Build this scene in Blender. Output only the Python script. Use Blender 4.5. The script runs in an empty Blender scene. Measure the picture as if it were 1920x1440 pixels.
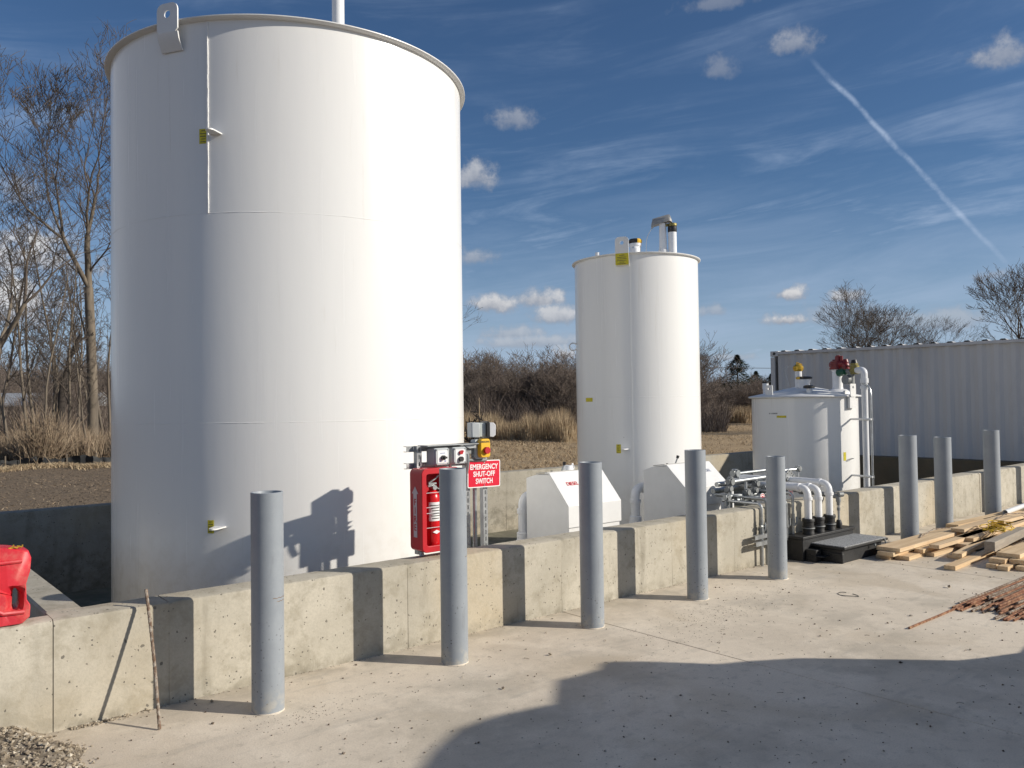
import bpy, math, random
import numpy as np
from mathutils import Vector, Matrix
R = math.radians
scn = bpy.context.scene
COL = scn.collection

# ------------------------------------------------------------------ camera
YAW, PITCH, ROLL, CAMH = .8745, .0253, -.0138, 1.6
_d = Vector((math.cos(YAW)*math.cos(PITCH), math.sin(YAW)*math.cos(PITCH), math.sin(PITCH)))
_r = Vector((math.sin(YAW), -math.cos(YAW), 0)); _u = _r.cross(_d)
_r2 = _r*math.cos(ROLL) + _u*math.sin(ROLL); _u2 = -_r*math.sin(ROLL) + _u*math.cos(ROLL)
cd = bpy.data.cameras.new('camera'); cam = bpy.data.objects.new('camera', cd); COL.objects.link(cam)
cd.sensor_width = 36; cd.lens = 36*1537.56/1920; cd.clip_start = .05; cd.clip_end = 3000
m = Matrix((_r2, _u2, -_d)).transposed().to_4x4(); m.translation = (0, 0, CAMH); cam.matrix_world = m
scn.camera = cam
scn.view_settings.view_transform = 'Standard'; scn.view_settings.look = 'None'
scn.view_settings.gamma = 1; scn.view_settings.exposure = 0.0

# ------------------------------------------------------------------ sun and sky
SUN_EL = R(25.0); SX, SY = .625, -.781            # horizontal direction towards the sun
sl = bpy.data.lights.new('sun', 'SUN'); sl.energy = 4.9; sl.angle = R(.53); sl.color = (1, .925, .81)
so = bpy.data.objects.new('sun', sl); COL.objects.link(so)
sv = Vector((SX*math.cos(SUN_EL), SY*math.cos(SUN_EL), math.sin(SUN_EL))).normalized()
so.rotation_euler = sv.to_track_quat('Z', 'Y').to_euler(); so.location = sv*60

world = bpy.data.worlds.new('World'); scn.world = world; world.use_nodes = True
wt = world.node_tree; wt.nodes.clear()
class G:
    """tiny node-graph helper"""
    def __init__(s, t): s.t = t
    def n(s, typ, **kw):
        nd = s.t.nodes.new(typ)
        for k, v in kw.items():
            if k.startswith('i_'):
                nd.inputs[k[2:].replace('_', ' ')].default_value = v
            else: setattr(nd, k, v)
        return nd
    def L(s, a, b): s.t.links.new(a, b)
    def put(s, sock, v):
        if isinstance(v, (int, float)): sock.default_value = v
        elif isinstance(v, (tuple, list)): sock.default_value = v
        else: s.L(v, sock)
    def m(s, op, a, b=None, c=None, clamp=False):
        nd = s.t.nodes.new('ShaderNodeMath'); nd.operation = op; nd.use_clamp = clamp
        for i, v in enumerate((a, b, c)):
            if v is not None: s.put(nd.inputs[i], v)
        return nd.outputs[0]
    def v(s, op, a, b=None, out=0):
        nd = s.t.nodes.new('ShaderNodeVectorMath'); nd.operation = op
        s.put(nd.inputs[0], a)
        if b is not None: s.put(nd.inputs[1], b)
        return nd.outputs['Value'] if op in ('DOT_PRODUCT', 'LENGTH', 'DISTANCE') else nd.outputs[0]
    def noise(s, vec, scale, detail=4, rough=.55, out=0, dist=0):
        nd = s.t.nodes.new('ShaderNodeTexNoise'); s.put(nd.inputs['Vector'], vec)
        nd.inputs['Scale'].default_value = scale; nd.inputs['Detail'].default_value = detail
        nd.inputs['Roughness'].default_value = rough; nd.inputs['Distortion'].default_value = dist
        return nd.outputs[out]
    def ss(s, x, a, b):
        nd = s.t.nodes.new('ShaderNodeMapRange'); nd.interpolation_type = 'SMOOTHSTEP'
        s.put(nd.inputs[0], x); nd.inputs[1].default_value = a; nd.inputs[2].default_value = b
        return nd.outputs[0]
    def mix(s, f, a, b, mode='MIX'):
        nd = s.t.nodes.new('ShaderNodeMix'); nd.data_type = 'RGBA'; nd.blend_type = mode
        s.put(nd.inputs[0], f)
        for i, v in ((6, a), (7, b)):
            s.put(nd.inputs[i], tuple(v) + (1,) if isinstance(v, tuple) and len(v) == 3 else v)
        return nd.outputs[2]
g = G(wt)
sky = g.n('ShaderNodeTexSky', sky_type='NISHITA', sun_disc=False)
sky.sun_elevation = SUN_EL; sky.sun_rotation = math.atan2(SX, SY)
sky.altitude = 200; sky.air_density = 1.0; sky.dust_density = .6; sky.ozone_density = 2.2
tc = g.n('ShaderNodeTexCoord'); D = g.v('NORMALIZE', tc.outputs['Generated'])
sp = g.n('ShaderNodeSeparateXYZ'); g.L(D, sp.inputs[0])
az = g.m('ARCTAN2', sp.outputs[1], sp.outputs[0]); el = g.m('ARCSINE', sp.outputs[2])
nz = g.noise(D, 62, 7, .62); nz2 = g.noise(D, 21, 4, .55)
CL = [(.8667,.3384,.032,.017,.5),(.9168,.2753,.029,.023,.75),(.918,.1793,.03,.014,.55),(.896,.1241,.036,.0165,.95),(.8404,.1297,.036,.014,.9),
      (.818,.1087,.033,.014,.85),(.8736,.087,.05,.012,.6),(.5399,.395,.036,.018,.55),(.6156,.3768,.022,.016,.35),(.5461,.1233,.02,.009,1),
      (.5497,.0935,.031,.0085,1),(.4834,.1165,.017,.009,.85),(.3242,.3496,.036,.018,.6),(.6171,.4445,.052,.01,.35),(.6305,.1081,.022,.009,.5),
      (1.4141,.2271,.04,.022,.6),(1.4092,.1623,.075,.03,.95),(1.4336,.1173,.075,.042,1),(.3397,.1292,.018,.008,.5),(.809,.06,.02,.013,1),
      (.5007,.0971,.05,.016,.35),(.8477,.0769,.09,.010,.6),(.6254,.0526,.045,.006,.5),(.3982,.0855,.09,.016,.5),(1.2,.2,.08,.03,.8),(.1,.15,.1,.03,.8),
      (-.4,.2,.14,.05,.8),(1.75,.2,.12,.05,.8),(2.4,.15,.2,.05,.9),(-1.2,.25,.2,.06,.7)]
nv = g.m('MULTIPLY', g.m('SUBTRACT', nz, .5), 2.4); nv2 = g.m('MULTIPLY', g.m('SUBTRACT', nz2, .5), 2.6)
nn = g.m('ADD', nv, nv2)
mask = None; shade = None
for (a, e, w, h, o) in CL:
    u = g.m('DIVIDE', g.m('SUBTRACT', az, a), w*1.2); v0 = g.m('DIVIDE', g.m('SUBTRACT', el, e-h*.15), h*1.35)
    v = g.m('MAXIMUM', v0, g.m('MULTIPLY', v0, -1.7))
    dd = g.m('SQRT', g.m('ADD', g.m('MULTIPLY', u, u), g.m('MULTIPLY', v, v)))
    k = g.m('MULTIPLY', g.ss(g.m('ADD', g.m('SUBTRACT', 1, dd), g.m('MULTIPLY', nn, .62)), .02, .8), o)
    sh = g.m('MULTIPLY', k, g.ss(g.m('ADD', v0, g.m('MULTIPLY', nn, .5)), -.5, .55))
    mask = k if mask is None else g.m('MAXIMUM', mask, k)
    shade = sh if shade is None else g.m('MAXIMUM', shade, sh)
# cirrus: long streaks in a tilted, stretched frame
cb = g.n('ShaderNodeCombineXYZ')
g.L(g.m('ADD', g.m('MULTIPLY', az, 1.7), g.m('MULTIPLY', el, -1.2)), cb.inputs[0])
g.L(g.m('ADD', g.m('MULTIPLY', el, 13), g.m('MULTIPLY', az, 1.3)), cb.inputs[1])
ci = g.noise(cb.outputs[0], 1.9, 7, .62, dist=.6)
cb2 = g.n('ShaderNodeCombineXYZ')
g.L(g.m('ADD', g.m('MULTIPLY', az, 4), g.m('MULTIPLY', el, 3)), cb2.inputs[0])
g.L(g.m('SUBTRACT', g.m('MULTIPLY', el, 9), g.m('MULTIPLY', az, 1.5)), cb2.inputs[1])
ci2 = g.noise(cb2.outputs[0], 1.6, 6, .6)
cir = g.m('MULTIPLY', g.ss(ci, .42, .78), g.m('ADD', .35, g.ss(ci2, .35, .7)))
# veils grow towards the horizon and towards +x
veil = g.m('MULTIPLY', cir, g.m('ADD', .16, g.m('MULTIPLY', g.ss(el, .40, .12), .62)))
low = g.m('MULTIPLY', g.ss(g.m('ADD', el, g.m('MULTIPLY', g.m('SUBTRACT', ci, .5), .2)), .27, .0), .70)
# contrail: thin strip round a great circle
dist = g.v('DOT_PRODUCT', D, (-.184, .792, -.582))
wob = g.m('MULTIPLY', g.m('SUBTRACT', g.noise(D, 14, 5, .6), .5), .012)
ct = g.ss(g.m('ABSOLUTE', g.m('ADD', dist, wob)), .0042, .0002)
ct = g.m('MULTIPLY', ct, g.m('MULTIPLY', g.ss(el, .10, .24), g.ss(el, .385, .34)))
ct = g.m('MULTIPLY', ct, g.m('ADD', .12, g.m('MULTIPLY', g.ss(g.noise(D, 34, 5, .65), .36, .66), .45)))
ct = g.m('MULTIPLY', ct, g.ss(az, .9, .7))
haz = g.m('ADD', g.m('MAXIMUM', veil, low), ct, clamp=True)
# bright veil added round the sun, out of view, to whiten the fill light
sun_fill = g.m('MULTIPLY', g.ss(g.v('DOT_PRODUCT', D, (.60, -.69, .40)), .55, .95), .3)
fill_bank = g.m('MULTIPLY', g.m('MULTIPLY', g.ss(az, 1.5, 1.75), g.ss(el, -.02, .04)), g.m('MULTIPLY', g.ss(el, .62, .30), g.m('ADD', .45, g.m('MULTIPLY', g.ss(nz2, .38, .6), .55))))  # unseen cloud bank, added to brighten the big tank's shaded left side
wsky = g.mix(1, sky.outputs[0], (.72, .95, 1.2), 'MULTIPLY')
c1 = g.mix(fill_bank, g.mix(sun_fill, g.mix(haz, wsky, (6.6, 8.2, 10.9)), (11, 10.8, 10.4)), (10.5, 10.6, 10.9))
ccol = g.mix(shade, (4.6, 5.0, 5.9), (10.2, 10.2, 10.4))
c2 = g.mix(mask, c1, ccol)
bg = g.n('ShaderNodeBackground'); g.L(c2, bg.inputs[0]); bg.inputs[1].default_value = .066
wo = g.n('ShaderNodeOutputWorld'); g.L(bg.outputs[0], wo.inputs[0])

# ------------------------------------------------------------------ materials
def newmat(name):
    mt = bpy.data.materials.new(name); mt.use_nodes = True; t = mt.node_tree
    b = t.nodes['Principled BSDF']; return mt, G(t), b
def P3(g):
    return g.n('ShaderNodeNewGeometry').outputs['Position']
def stretch(g, s):
    return g.v('MULTIPLY', P3(g), s)
def bump(g, b, h, strength, dist=.01):
    n = g.n('ShaderNodeBump'); n.inputs['Strength'].default_value = strength; n.inputs['Distance'].default_value = dist
    g.put(n.inputs['Height'], h); g.L(n.outputs[0], b.inputs['Normal'])
def simple(name, c, rough=.5, metal=0, vary=.12, vs=8, bmp=0, bs=60, c2=None, lo=.4, hi=.7, st=(1, 1, 1)):
    mt, g, b = newmat(name)
    pos = stretch(g, st); n1 = g.noise(pos, vs, 5, .6)
    dark = tuple(x*(1-vary) for x in c)
    col = g.mix(g.ss(n1, .3, .7), dark, c)
    if c2: col = g.mix(g.ss(g.noise(pos, vs*2.3, 6, .65), lo, hi), col, c2)
    g.L(col, b.inputs['Base Color']); b.inputs['Roughness'].default_value = rough; b.inputs['Metallic'].default_value = metal
    g.L(g.m('ADD', rough-.06, g.m('MULTIPLY', n1, .12)), b.inputs['Roughness'])
    if bmp: bump(g, b, g.noise(pos, bs, 4, .6), bmp, .004)
    return mt

def tankpaint():
    mt, g, b = newmat('white_tank_paint')
    p = P3(g); st = g.v('MULTIPLY', p, (14, 14, .5)); s2 = g.noise(st, 1.0, 5, .6)
    big = g.noise(g.v('MULTIPLY', p, (1, 1, .35)), 1.4, 4, .5)
    sp = g.noise(p, 16, 2, .4)
    col = g.mix(g.ss(s2, .35, .75), (.81, .805, .785), (.795, .792, .775))
    col = g.mix(g.m('MULTIPLY', g.ss(big, .5, .75), .3), col, (.775, .775, .765))
    vo = g.n('ShaderNodeTexVoronoi'); g.L(p, vo.inputs['Vector']); vo.inputs['Scale'].default_value = 4.2
    spots = g.m('MULTIPLY', g.ss(vo.outputs['Distance'], .028, .016), g.ss(sp, .53, .56))
    zz = g.n('ShaderNodeSeparateXYZ'); g.L(p, zz.inputs[0])
    spots = g.m('MULTIPLY', spots, g.ss(zz.outputs[2], 2.4, .9))
    col = g.mix(spots, col, (.12, .11, .1))
    run = g.m('MULTIPLY', g.ss(g.noise(g.v('MULTIPLY', p, (16, 16, .8)), 1.0, 4, .6), .60, .74), g.ss(g.noise(p, 1.1, 3, .5), .5, .65))
    col = g.mix(g.m('MULTIPLY', run, .30), col, (.56, .53, .47))
    foot = g.m('MULTIPLY', g.ss(zz.outputs[2], 1.0, -.2), g.ss(g.noise(p, 9, 5, .65), .42, .7))
    col = g.mix(g.m('MULTIPLY', foot, .35), col, (.50, .46, .38))
    g.L(col, b.inputs['Base Color']); b.inputs['Roughness'].default_value = .3
    g.L(g.m('ADD', .20, g.m('MULTIPLY', g.ss(s2, .3, .8), .10)), b.inputs['Roughness'])
    bump(g, b, g.m('ADD', g.m('MULTIPLY', s2, .16), g.m('ADD', g.m('MULTIPLY', big, 2.6), g.m('MULTIPLY', g.noise(p, 60, 3, .6), .08))), .16, .012)
    return mt
def concrete(name, c1, c2, stain, pit=.5, scale=1.0, streak=True):
    mt, g, b = newmat(name)
    p = P3(g); big = g.noise(p, 1.1*scale, 5, .6); mid = g.noise(p, 7*scale, 6, .68); fine = g.noise(p, 90, 5, .65)
    col = g.mix(g.ss(big, .35, .65), c1, c2)
    col = g.mix(g.m('MULTIPLY', g.ss(mid, .47, .70), .6), col, stain)
    blo = g.noise(g.v('ADD', p, (3, 1, 5)), 3.1*scale, 5, .7, dist=.5)
    col = g.mix(g.m('MULTIPLY', g.ss(blo, .54, .66), .42), col, tuple(x*.85 for x in stain))
    if streak:
        s2 = g.noise(g.v('MULTIPLY', p, (5, 5, .9)), 1.3, 5, .6)
        col = g.mix(g.m('MULTIPLY', g.ss(s2, .52, .78), .5), col, tuple(x*.62 for x in stain))
        warm = g.noise(g.v('ADD', p, (7, 3, 1)), .8, 3, .5)
        col = g.mix(g.m('MULTIPLY', g.ss(warm, .5, .72), .55), col, (.46, .37, .235))
    col = g.mix(g.m('MULTIPLY', g.ss(fine, .35, .75), .35), col, tuple(x*.7 for x in c1))
    pits = None
    for sc, th, cut in ((17, .17, .55), (36, .22, .53), (9, .09, .57)):
        vo = g.n('ShaderNodeTexVoronoi'); g.L(g.v('ADD', p, g.v('MULTIPLY', g.noise(p, 25, 3, .6, out=1), (.03, .03, .03))), vo.inputs['Vector'])
        vo.inputs['Scale'].default_value = sc
        q = g.m('MULTIPLY', g.ss(vo.outputs['Distance'], th, th*.6), g.ss(g.noise(p, sc*.35, 2, .5), cut, cut+.04))
        pits = q if pits is None else g.m('MAXIMUM', pits, q)
    pits = g.m('MULTIPLY', pits, pit)
    sz = g.n('ShaderNodeSeparateXYZ'); g.L(p, sz.inputs[0])
    foot = g.m('MULTIPLY', g.ss(sz.outputs[2], .10, .0), g.ss(g.noise(p, 11, 5, .65), .38, .68))
    col = g.mix(g.m('MULTIPLY', foot, .6), col, tuple(x*.62 for x in stain))
    topd = g.m('MULTIPLY', g.ss(sz.outputs[2], .44, .56), g.ss(g.noise(g.v('MULTIPLY', p, (4, 4, 1.2)), 2.0, 5, .65), .5, .75))
    col = g.mix(g.m('MULTIPLY', topd, .45), col, tuple(x*.8 for x in stain))
    col = g.mix(pits, col, tuple(x*.32 for x in c1))
    g.L(col, b.inputs['Base Color']); b.inputs['Roughness'].default_value = .9
    bump(g, b, g.m('SUBTRACT', g.m('ADD', g.m('MULTIPLY', fine, .35), g.m('MULTIPLY', mid, .6)), g.m('MULTIPLY', pits, 1.3)), .5, .006)
    return mt
def slabmat():
    mt, g, b = newmat('slab_concrete')
    p = P3(g); big = g.noise(p, .55, 5, .6); mid = g.noise(p, 2.6, 6, .65, dist=.4); fine = g.noise(p, 110, 5, .65); sm = g.noise(p, 13, 6, .7)
    col = g.mix(g.ss(big, .36, .62), (.60, .525, .42), (.73, .64, .515))
    col = g.mix(g.m('MULTIPLY', g.ss(mid, .45, .68), .65), col, (.80, .71, .58))
    col = g.mix(g.m('MULTIPLY', g.ss(g.noise(g.v('ADD', p, (4, 9, 0)), 1.0, 6, .66), .50, .66), .6), col, (.44, .39, .31))
    tan = g.noise(g.v('ADD', p, (11, 2, 0)), .8, 5, .62, dist=.6); col = g.mix(g.m('MULTIPLY', g.ss(tan, .52, .66), .45), col, (.50, .41, .29))
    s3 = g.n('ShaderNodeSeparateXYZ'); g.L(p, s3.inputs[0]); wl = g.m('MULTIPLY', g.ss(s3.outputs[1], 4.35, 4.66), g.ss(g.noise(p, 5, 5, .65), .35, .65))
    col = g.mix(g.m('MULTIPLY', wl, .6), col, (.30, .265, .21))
    wave = g.noise(g.v('MULTIPLY', p, (.8, 5, 1)), 1.4, 5, .6, dist=.3); col = g.mix(g.m('MULTIPLY', g.ss(wave, .56, .72), .3), col, (.33, .31, .27))
    col = g.mix(g.m('MULTIPLY', g.ss(sm, .5, .75), .5), col, (.37, .33, .265))
    col = g.mix(g.m('MULTIPLY', g.ss(fine, .4, .8), .4), col, (.32, .29, .24))
    vo = g.n('ShaderNodeTexVoronoi'); g.L(p, vo.inputs['Vector']); vo.inputs['Scale'].default_value = 34
    sp = g.m('MULTIPLY', g.ss(vo.outputs['Distance'], .15, .08), g.ss(g.noise(p, 3, 4, .6), .55, .66))
    col = g.mix(sp, col, (.13, .11, .09))
    g.L(col, b.inputs['Base Color']); b.inputs['Roughness'].default_value = .88
    bump(g, b, g.m('ADD', g.m('MULTIPLY', fine, .3), g.m('ADD', g.m('MULTIPLY', sm, .5), mid)), .32, .012)
    return mt
def fieldmat():
    mt, g, b = newmat('field_soil')
    p = P3(g); s = g.n('ShaderNodeSeparateXYZ'); g.L(p, s.inputs[0])
    w = g.noise(p, .12, 4, .6)
    # bare soil on the left (x small), mown dead grass further right
    f = g.ss(g.m('ADD', s.outputs[0], g.m('ADD', g.m('MULTIPLY', s.outputs[1], -.20), g.m('MULTIPLY', w, 8))), 5.0, 9.5)
    st = g.noise(g.v('MULTIPLY', p, (3.2, 3.2, 1)), 3.2, 7, .72, dist=.8); st2 = g.noise(p, 22, 5, .7)
    cl = g.noise(p, 1.2, 5, .65)
    soil = g.mix(g.ss(st, .36, .66), (.10, .07, .043), (.26, .19, .12))
    soil = g.mix(g.m('MULTIPLY', g.ss(cl, .45, .7), .6), soil, (.15, .115, .075))
    soil = g.mix(g.m('MULTIPLY', g.ss(st2, .62, .75), .5), soil, (.34, .29, .2))
    gr = g.mix(g.ss(st, .35, .65), (.22, .145, .08), (.50, .365, .205))
    gr = g.mix(g.m('MULTIPLY', g.ss(st2, .45, .7), .75), gr, (.52, .39, .22))
    gr = g.mix(g.m('MULTIPLY', g.ss(cl, .5, .75), .55), gr, (.16, .11, .065))
    g.L(g.mix(f, soil, gr), b.inputs['Base Color']); b.inputs['Roughness'].default_value = .95
    bump(g, b, g.m('ADD', g.m('MULTIPLY', st, 1.2), g.m('ADD', g.m('MULTIPLY', st2, .4), g.m('MULTIPLY', cl, 1.4))), .55, .08)
    return mt
def bark(name, a, b_, c=None):
    return simple(name, a, .9, 0, .35, 3, .6, 25, c2=b_, lo=.45, hi=.7, st=(1, 1, .25))
def multi(name, cols, rough=.9, scale=20):
    mt, g, b = newmat(name)
    oi = g.noise(P3(g), scale, 2, .5, out=0)
    nd = g.n('ShaderNodeValToRGB'); g.L(oi, nd.inputs[0]); r = nd.color_ramp
    r.elements[0].position = .32; r.elements[0].color = cols[0] + (1,)
    r.elements[1].position = .68; r.elements[1].color = cols[-1] + (1,)
    for i, c in enumerate(cols[1:-1]):
        e = r.elements.new(.32 + .36*(i+1)/(len(cols)-1)); e.color = c + (1,)
    g.L(nd.outputs[0], b.inputs['Base Color']); b.inputs['Roughness'].default_value = rough
    return mt
def bollardmat():
    mt, g, b = newmat('grey_bollard_paint')
    p = P3(g); n = g.noise(p, 6, 5, .6); f = g.noise(p, 45, 5, .7); s = g.n('ShaderNodeSeparateXYZ'); g.L(p, s.inputs[0])
    col = g.mix(g.ss(n, .3, .7), (.255, .282, .312), (.285, .313, .343))
    col = g.mix(g.m('MULTIPLY', g.ss(f, .45, .75), .18), col, (.35, .372, .395))
    st = g.noise(g.v('MULTIPLY', p, (9, 9, 1.2)), 2.2, 4, .6)
    col = g.mix(g.m('MULTIPLY', g.ss(st, .64, .72), .28), col, (.17, .18, .19))
    lowz = g.ss(s.outputs[2], .75, .05)
    vo = g.n('ShaderNodeTexVoronoi'); g.L(p, vo.inputs['Vector']); vo.inputs['Scale'].default_value = 42
    sp = g.m('MULTIPLY', g.ss(vo.outputs['Distance'], .24, .15), g.m('MULTIPLY', lowz, g.ss(g.noise(p, 12, 3, .6), .45, .58)))
    col = g.mix(g.m('MULTIPLY', sp, .85), col, (.09, .09, .09))
    dust = g.m('MULTIPLY', g.ss(s.outputs[2], .16, .0), g.ss(g.noise(p, 20, 4, .65), .4, .65))
    col = g.mix(g.m('MULTIPLY', dust, .8), col, (.42, .40, .35))
    g.L(col, b.inputs['Base Color']); b.inputs['Roughness'].default_value = .5
    bump(g, b, g.m('ADD', g.m('MULTIPLY', f, .6), g.m('MULTIPLY', n, .3)), .25, .004)
    return mt
def woodmat():
    mt, g, b = newmat('pine_lumber')
    tcn = g.n('ShaderNodeTexCoord').outputs['Object']; oi = g.n('ShaderNodeObjectInfo').outputs['Random']
    q = g.v('ADD', g.v('MULTIPLY', tcn, (1.2, 30, 30)), g.v('MULTIPLY', (1, 1, 1), (0, 0, 0)))
    off = g.n('ShaderNodeCombineXYZ'); g.L(g.m('MULTIPLY', oi, 40), off.inputs[0]); g.L(g.m('MULTIPLY', oi, 17), off.inputs[1])
    q = g.v('ADD', q, off.outputs[0]); n = g.noise(q, 1.0, 5, .6, dist=.5); n2 = g.noise(g.v('ADD', tcn, off.outputs[0]), 5, 4, .6)
    col = g.mix(g.ss(n, .35, .65), (.60, .41, .215), (.76, .57, .345))
    col = g.mix(g.m('MULTIPLY', g.ss(n2, .5, .72), .5), col, (.55, .36, .19))
    col = g.mix(g.m('MULTIPLY', oi, .3), col, (.5, .42, .33))
    g.L(col, b.inputs['Base Color']); b.inputs['Roughness'].default_value = .75
    bump(g, b, n, .25, .002)
    return mt

MT = dict(
 tank=tankpaint(),
 white=simple('white_paint', (.78, .78, .77), .38, 0, .06, 6, .12, 40),
 offwhite=simple('grey_primer_underside', (.42, .41, .38), .6, 0, .1, 6),
 pvc=simple('white_pipe_paint', (.78, .79, .8), .35, 0, .05, 10, .1, 40),
 wall=concrete('wall_concrete', (.40, .368, .30), (.51, .472, .39), (.28, .25, .185), .85),
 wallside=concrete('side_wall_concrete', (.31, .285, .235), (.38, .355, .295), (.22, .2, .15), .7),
 slab=slabmat(), field=fieldmat(), bollard=bollardmat(), wood=woodmat(),
 pitfloor=simple('pit_floor_dirt', (.24, .22, .16), .95, 0, .4, 4, .6, 30, c2=(.14, .14, .09)),
 galv=simple('galvanised_steel', (.50, .52, .53), .36, .75, .25, 14, .1, 60),
 galvd=simple('dull_conduit_steel', (.36, .38, .39), .45, .7, .3, 20, .15, 50),
 greybox=simple('light_grey_enclosure', (.48, .51, .52), .5, 0, .1, 9),
 greyfit=simple('grey_cast_fitting', (.25, .26, .26), .6, .3, .2, 20, .2, 60),
 black=simple('black_plastic', (.02, .02, .021), .45, 0, .3, 20),
 dblack=simple('dusty_black_rubber', (.018, .018, .019), .55, 0, .3, 14, .3, 60, c2=(.08, .076, .07), lo=.58, hi=.8),
 red=simple('red_plastic', (.50, .010, .02), .38, 0, .1, 5),
 redin=simple('red_extinguisher_paint', (.62, .01, .015), .25, 0, .1, 5),
 canred=simple('faded_red_plastic', (.62, .022, .04), .48, 0, .2, 5, .35, 12, c2=(.60, .13, .11), lo=.45, hi=.75),
 signred=simple('sign_red', (.66, .006, .035), .35, 0, .03, 4),
 signwhite=simple('sign_white', (.82, .82, .82), .4, 0, .03, 4),
 yellow=simple('safety_yellow', (.78, .46, .02), .4, 0, .1, 6),
 brass=simple('yellow_brass', (.72, .46, .06), .35, .6, .3, 25),
 oldbrass=simple('weathered_brass', (.22, .19, .08), .5, .6, .5, 40, c2=(.4, .34, .1)),
 sticker=simple('yellow_sticker', (.68, .58, .02), .5, 0, .25, 30),
 ink=simple('dark_ink', (.06, .06, .05), .6),
 maroon=simple('dark_red_casting', (.22, .014, .018), .4, 0, .3, 18, .2, 60),
 green=simple('green_valve_paint', (.01, .10, .05), .4, 0, .3, 18),
 rust=simple('rusty_rebar', (.25, .10, .05), .85, .1, .5, 9, .7, 120, c2=(.40, .23, .13)),
 endwall=simple('shade_dark_concrete', (.115, .095, .065), .9, 0, .4, 1.2, .3, 40, c2=(.07, .065, .05)),  # shade on the end wall put into a darker concrete colour
 rustgrey=simple('weathered_rebar', (.20, .125, .08), .85, .1, .4, 16, .7, 120, c2=(.42, .38, .32)),
 containergrey=simple('container_grey_paint', (.60, .585, .57), .5, 0, .12, .8, 0, 10, c2=(.47, .46, .455), lo=.5, hi=.8, st=(1, 1, .25)),
 barkm=bark('grey_brown_bark', (.20, .165, .125), (.10, .082, .065)),
 twig=simple('twig_bark', (.125, .10, .08), .9, 0, .35, 2),
 twig2=simple('thicket_twig_bark', (.185, .145, .12), .9, 0, .4, .7, c2=(.28, .235, .19), lo=.5, hi=.7),
 snag=simple('dark_dead_bark', (.045, .036, .03), .9, 0, .3, 6),
 straw=multi('dry_grass', [(.25, .175, .105), (.38, .285, .175), (.47, .38, .25)], .9, 3),
 shrubtan=multi('dry_shrub_stems', [(.20, .145, .10), (.33, .25, .17), (.42, .335, .235)], .9, 5),
 needles=multi('evergreen_needles', [(.012, .022, .014), (.025, .042, .022), (.045, .065, .03)], .8, 2),
 gravel=multi('gravel_stone', [(.15, .12, .085), (.27, .22, .16), (.36, .305, .225), (.58, .53, .44)], .9, 34),
 gsoil=simple('gravel_bed', (.21, .17, .12), .95, 0, .4, 14, .8, 60, c2=(.38, .33, .26)),
 chips=multi('debris_chips', [(.07, .05, .035), (.14, .10, .07), (.32, .28, .22), (.48, .44, .38)], .9, 25),
 silt=simple('black_silt_fabric', (.018, .02, .022), .7, 0, .4, 3),
 glass=simple('dark_window', (.02, .025, .03), .1),
 roofmetal=simple('pale_metal_roof', (.40, .43, .46), .5, 0, .2, .5),
 tanwall=simple('tan_siding', (.30, .26, .2), .8),
 yrope=simple('yellow_cord_plastic', (.72, .48, .03), .5, 0, .25, 20),
 vanwhite=simple('van_white_paint', (.75, .75, .75), .25, 0, .04, 2),
 greycap=simple('dull_cast_aluminium', (.34, .34, .33), .5, .1, .2, 20, .2, 50),
 lens=simple('clear_plastic_lens', (.62, .63, .65), .3, 0, .1, 20),
 plate=simple('grey_tread_plate', (.50, .51, .51), .5, .1, .3, 12, .2, 60, c2=(.12, .12, .12), lo=.48, hi=.60, st=(6, 6, 1)),
)

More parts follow.
